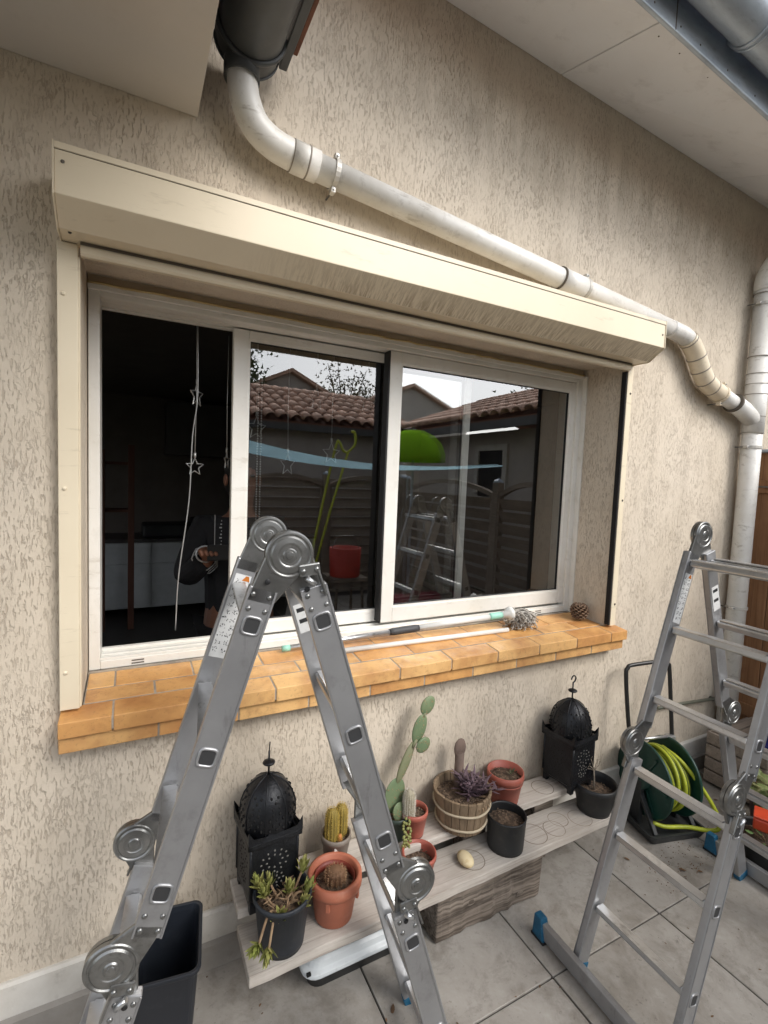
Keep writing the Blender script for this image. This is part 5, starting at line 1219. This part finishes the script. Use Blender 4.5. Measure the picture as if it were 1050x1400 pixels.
tiled_roof(nb_, (.5, -5.66, 2.615), (1, 0, 0), (0, -2.3, .84), 20, 6)
MB().tube([(-3.2, -8.0, 3.47), (4.7, -8.0, 3.47)], .09, 10).build('ridge', CT, nb_, world=True)
nw = thing('neighbour_wing', 'neighbouring wing with canal tile roof and small window reflected in the right sash', 'building', (6, -3, 0))
MB().box(4.95, 8.6, -6.4, -.8, 0, 2.5).build('wall', NW, nw, world=True)
MB().hexa([(4.45, -6.6, 2.56), (6.9, -6.6, 3.40), (6.9, -.6, 3.40), (4.45, -.6, 2.56), (4.45, -6.6, 2.60), (6.9, -6.6, 3.44), (6.9, -.6, 3.44), (4.45, -.6, 2.60)]).build('roof_deck', TERRABROWN, nw, world=True)
MB().hexa([(6.9, -6.6, 3.40), (9.3, -6.6, 2.56), (9.3, -.6, 2.56), (6.9, -.6, 3.40), (6.9, -6.6, 3.44), (9.3, -6.6, 2.60), (9.3, -.6, 2.60), (6.9, -.6, 3.44)]).build('roof_deck', TERRABROWN, nw, world=True)
MB().box(4.40, 4.46, -6.6, -.6, 2.46, 2.57).build('gutter', DARKZINC, nw, world=True)
tiled_roof(nw, (4.42, -5.9, 2.615), (0, 1, 0), (2.45, 0, .84), 21, 6)
wf = MB(); 
for a in ((-4.14, -4.05, 1.55, 2.30), (-3.47, -3.38, 1.55, 2.30), (-4.05, -3.47, 2.21, 2.30)): wf.box(4.9, 4.949, a[0], a[1], a[2], a[3])
wfo = wf.build('window_surround', PLINTH, nw, world=True); MB().box(4.93, 4.948, -4.05, -3.47, 1.5, 2.208).build('window_glass', RUBBER, wfo, world=True)
def gable(name, label, cx, y, zr, half, ze, depth, m):
    t = thing(name, label, 'house', (cx, y, 0))
    MB().prism([(cx - half, 0), (cx + half, 0), (cx + half, ze), (cx, zr), (cx - half, ze)], y - depth, y, 1).build('wall', m, t, world=True)
    for s in (-1, 1):
        MB().hexa([(cx, y - depth, zr + .01), (cx, y + .2, zr + .01), (cx + s * (half + .3), y + .2, ze - .14), (cx + s * (half + .3), y - depth, ze - .14), (cx, y - depth, zr + .12), (cx, y + .2, zr + .12), (cx + s * (half + .3), y + .2, ze - .03), (cx + s * (half + .3), y - depth, ze - .03)]).build('roof_slope', CT, t, world=True)
gable('gabled_house', 'house gable between trees above the left reflected roof', 4.2, -12.2, 4.75, 2.2, 3.7, 6, NW)
gable('gabled_house', 'grey house gable above the right reflected roof', 8.6, -12.6, 4.9, 2.4, 3.9, 6, NW)
def tree(loc, h, r, n, label, m, airy=False):
    t = thing('garden_tree', label, 'tree', loc, 0, 'trees beyond the yard')
    tk = MB(); tk.tube(bez([(0, 0, -.06), (.05, .02, h * .3), (-.03, .05, h * .6), (0, 0, h * .85)], 4), [.16 * (1 - .8 * i / 12) for i in range(13)], 8)
    cl = []
    for k in range(26):
        a = k * 2.4; e_ = V((r * .8 * math.cos(a) * rnd(.2, 1), r * .8 * math.sin(a) * rnd(.2, 1), h * rnd(.5, 1.0))); b = V((0, 0, e_.z * .55))
        tk.tube([b, (b + e_) / 2 + V((0, 0, .15)), e_], [.045, .025, .008], 5); cl += [e_, (b + e_) / 2 + V((0, 0, .15)), e_ * .8 + b * .2]
    tk.build('trunk', mat('bark', srgb(88, 76, 64), .95), t)
    lf = MB()
    for i in range(n):
        c = random.choice(cl); q = V((random.gauss(0, 1), random.gauss(0, 1), random.gauss(0, 1.2))) * (r * (.17 if airy else .26)); p = c + q
        d = V((rnd(-1, 1), rnd(-1, 1), rnd(-.3, 1))).normalized(); s = d.orthogonal().normalized() * rnd(.03, .055); L = d * rnd(.09, .16)
        lf.add([p - s, p + L * .5 - s * .2, p + L, p + s], [(0, 1, 2, 3)])
    lf.build('crown', m, t)
LF1 = mat('tree_leaf', srgb(66, 84, 48), .7, col2=srgb(90, 106, 62), scale=3); LF2 = mat('tree_leaf_olive', srgb(96, 96, 62), .7, col2=srgb(76, 84, 50), scale=3)
tree((2.25, -11.0, 0), 6.2, 1.0, 4200, 'dense dark green tree left of the reflected gable', LF1)
tree((6.9, -14.5, 0), 5.9, 1.5, 1500, 'airy olive tree behind the reflected gable', LF2, True)
tree((8.6, -15.5, 0), 5.6, 1.2, 1000, 'thin olive tree beside the airy one', LF2, True)
tree((11.6, -9.0, 0), 5.0, 1.5, 2000, 'bushy tree over the ridge of the right reflected roof', LF1, True)
tree((10.9, -5.5, 0), 4.9, 1.4, 1800, 'low tree at the end of the right reflected roof', LF1, True)
# garden things
t = thing('green_parasol', 'lime green garden parasol reflected in the panes', 'parasol', (2.93, -2.75, 0))
cv = MB(); vs = []; fs = []
GP = fabric_mat('lime_fabric', srgb(170, 220, 60))
cv.lathe([(.38, 1.93), (.375, 2.03), (.33, 2.14), (.24, 2.23), (.12, 2.285), (.01, 2.3)], 24); co = cv.build('canopy', GP, t); co.modifiers.new('s', 'SOLIDIFY').thickness = .003
MB().tube([(0, 0, .02), (0, 0, 2.31)], .018, 10).build('pole', ZINC, t); MB().lathe([(.0001, .08), (.22, .06), (.24, .0)], 20).build('base', CONCRETE, t)
for k in range(10):
    a = 2 * PI * k / 10; MB().tube([(0, 0, 2.28), (.37 * math.cos(a), .37 * math.sin(a), 1.94)], .005, 5).build('rib', ZINC, t)
sv = MB(); pts = [(.35, -1.95, 2.12), (.85, -1.92, 2.0), (1.42, -1.9, 1.905), (2.07, -1.9, 1.853), (2.8, -1.9, 1.862), (3.56, -1.9, 1.91)]
pc = bez(pts, 5); vs = []; fs = []
for i, p in enumerate(pc):
    k = i / (len(pc) - 1); w_ = .12 * (1 - k) ** 1.2 + .016; vs += [p + V((0, 0, 0)), p + V((0, -.02, -w_)), p + V((0, -.10 - .2 * (1 - k), -w_ + .03)), p + V((0, -.10 - .2 * (1 - k), .03))]
for i in range(len(pc) - 1):
    for k in (0, 1): fs.append((i * 4 + k, i * 4 + k + 1, i * 4 + 5 + k, i * 4 + 4 + k))
tag(sv.add(vs, fs).build('shade_sail', fabric_mat('sky_blue_fabric', srgb(190, 228, 242))), 'pale blue folded shade sail strung across the yard', 'shade sail')
lm = MB(); A_, B_ = V((1.66, -2.6, .0)), V((2.12, -2.62, 2.16))
lm.tube(bez([A_ + V((-.13, 0, 0)), V((1.80, -2.6, 1.4)), V((1.93, -2.6, 2.02)), V((1.97, -2.6, 2.09)), V((2.02, -2.6, 2.0)), V((2.08, -2.6, 1.99)), V((2.16, -2.6, 2.08)), V((2.15, -2.6, 2.2)), V((2.11, -2.6, 2.21))], 6), .014, 8)
lm.tube([(2.08, -2.6, 1.99), (1.88, -2.6, 1.3), (1.55, -2.6, 0)], .014, 8)
tag(lm.build('lime_trellis_hoop', mat('lime_plastic', srgb(196, 206, 60), .5)), 'lime yellow bent tube trellis reflected in the sash', 'trellis')
t = thing('red_tub', 'red plastic tub hanging by the back fence', 'tub', (2.15, -2.75, .6)); MB().lathe([(.0001, 0), (.13, 0), (.17, .32), (.18, .32), (.17, .0)], 22).build('tub', mat('red_tub', srgb(190, 52, 36), .5), t); MB().tube([(-.17, 0, .3), (-.1, 0, .45), (.1, 0, .45), (.17, 0, .3)], .006, 6).build('handle', STEEL, t)
t = thing('garden_stool', 'dark garden stand carrying the red tub', 'stand', (2.15, -2.75, 0)); MB().cbox((0, 0, .58), (.2, .2, .018)).build('top', LOGWOOD, t)
for sx in (-1, 1):
    for sy in (-1, 1): MB().tube([(sx * .17, sy * .17, 0), (sx * .15, sy * .15, .565)], .018, 8).build('leg', LOGWOOD, t)
t = thing('maroon_cushion', 'maroon outdoor cushion on a low garden box', 'cushion', (3.05, -2.5, .26)); loft(MB(), [(rrect(.5, .22, .06), 0), (rrect(.55, .26, .08), .05), (rrect(.5, .22, .06), .1)], smooth=True).build('cushion_body', mat('maroon_cloth', srgb(120, 30, 44), .9), t)
t = thing('garden_box', 'dark green plastic garden box under the cushion', 'box', (3.05, -2.5, 0)); loft(MB(), [(rrect(.5, .22, .03), 0), (rrect(.52, .24, .03), .25)]).build('body', GRN2, t); MB().cbox((0, 0, .253), (.53, .25, .006)).build('lid', GRN2, t)
leafpot('yard_shrub', (1.35, -2.9, 0), 'bushy dark green shrub in a pot reflected in the left sash', .14, .2, .45, BLACKPOT, mat('shrub_leaf', srgb(66, 92, 56), .6), 160, .2, .03, .3, .75)

# ------------------------------------------------------------------ litter on the paving
lt = MB()
for i in range(150):
    if i < 60: x, y = rnd(2.1, 2.75), rnd(-.50, -.38) + rnd(-.05, .05)
    elif i < 110: x, y = rnd(2.6, 3.4), rnd(-.25, -.04)
    else: x, y = rnd(.3, 2.2), rnd(-1.0, -.03)
    a = rnd(0, 6.3); d = V((math.cos(a), math.sin(a), rnd(0, .15))); k = rnd(.004, .012) if i % 9 else rnd(.018, .032)
    lt.leaf((x, y, .0015), d, V((-math.sin(a), math.cos(a), 0)), k, k * .5, .1)
for i in range(260):
    x, y = (rnd(2.05, 2.8), rnd(-.52, -.34)) if i < 190 else (rnd(.2, 3.2), -.034 - abs(random.gauss(0, .02))); k = rnd(.001, .003); lt.ell((x, y, k * .4), (k, k, k * .6), 5, 4)
lt.build('leaf_litter', mat('litter', srgb(122, 92, 64), .95, col2=srgb(78, 60, 46), scale=30, rnd=False), kind='stuff')
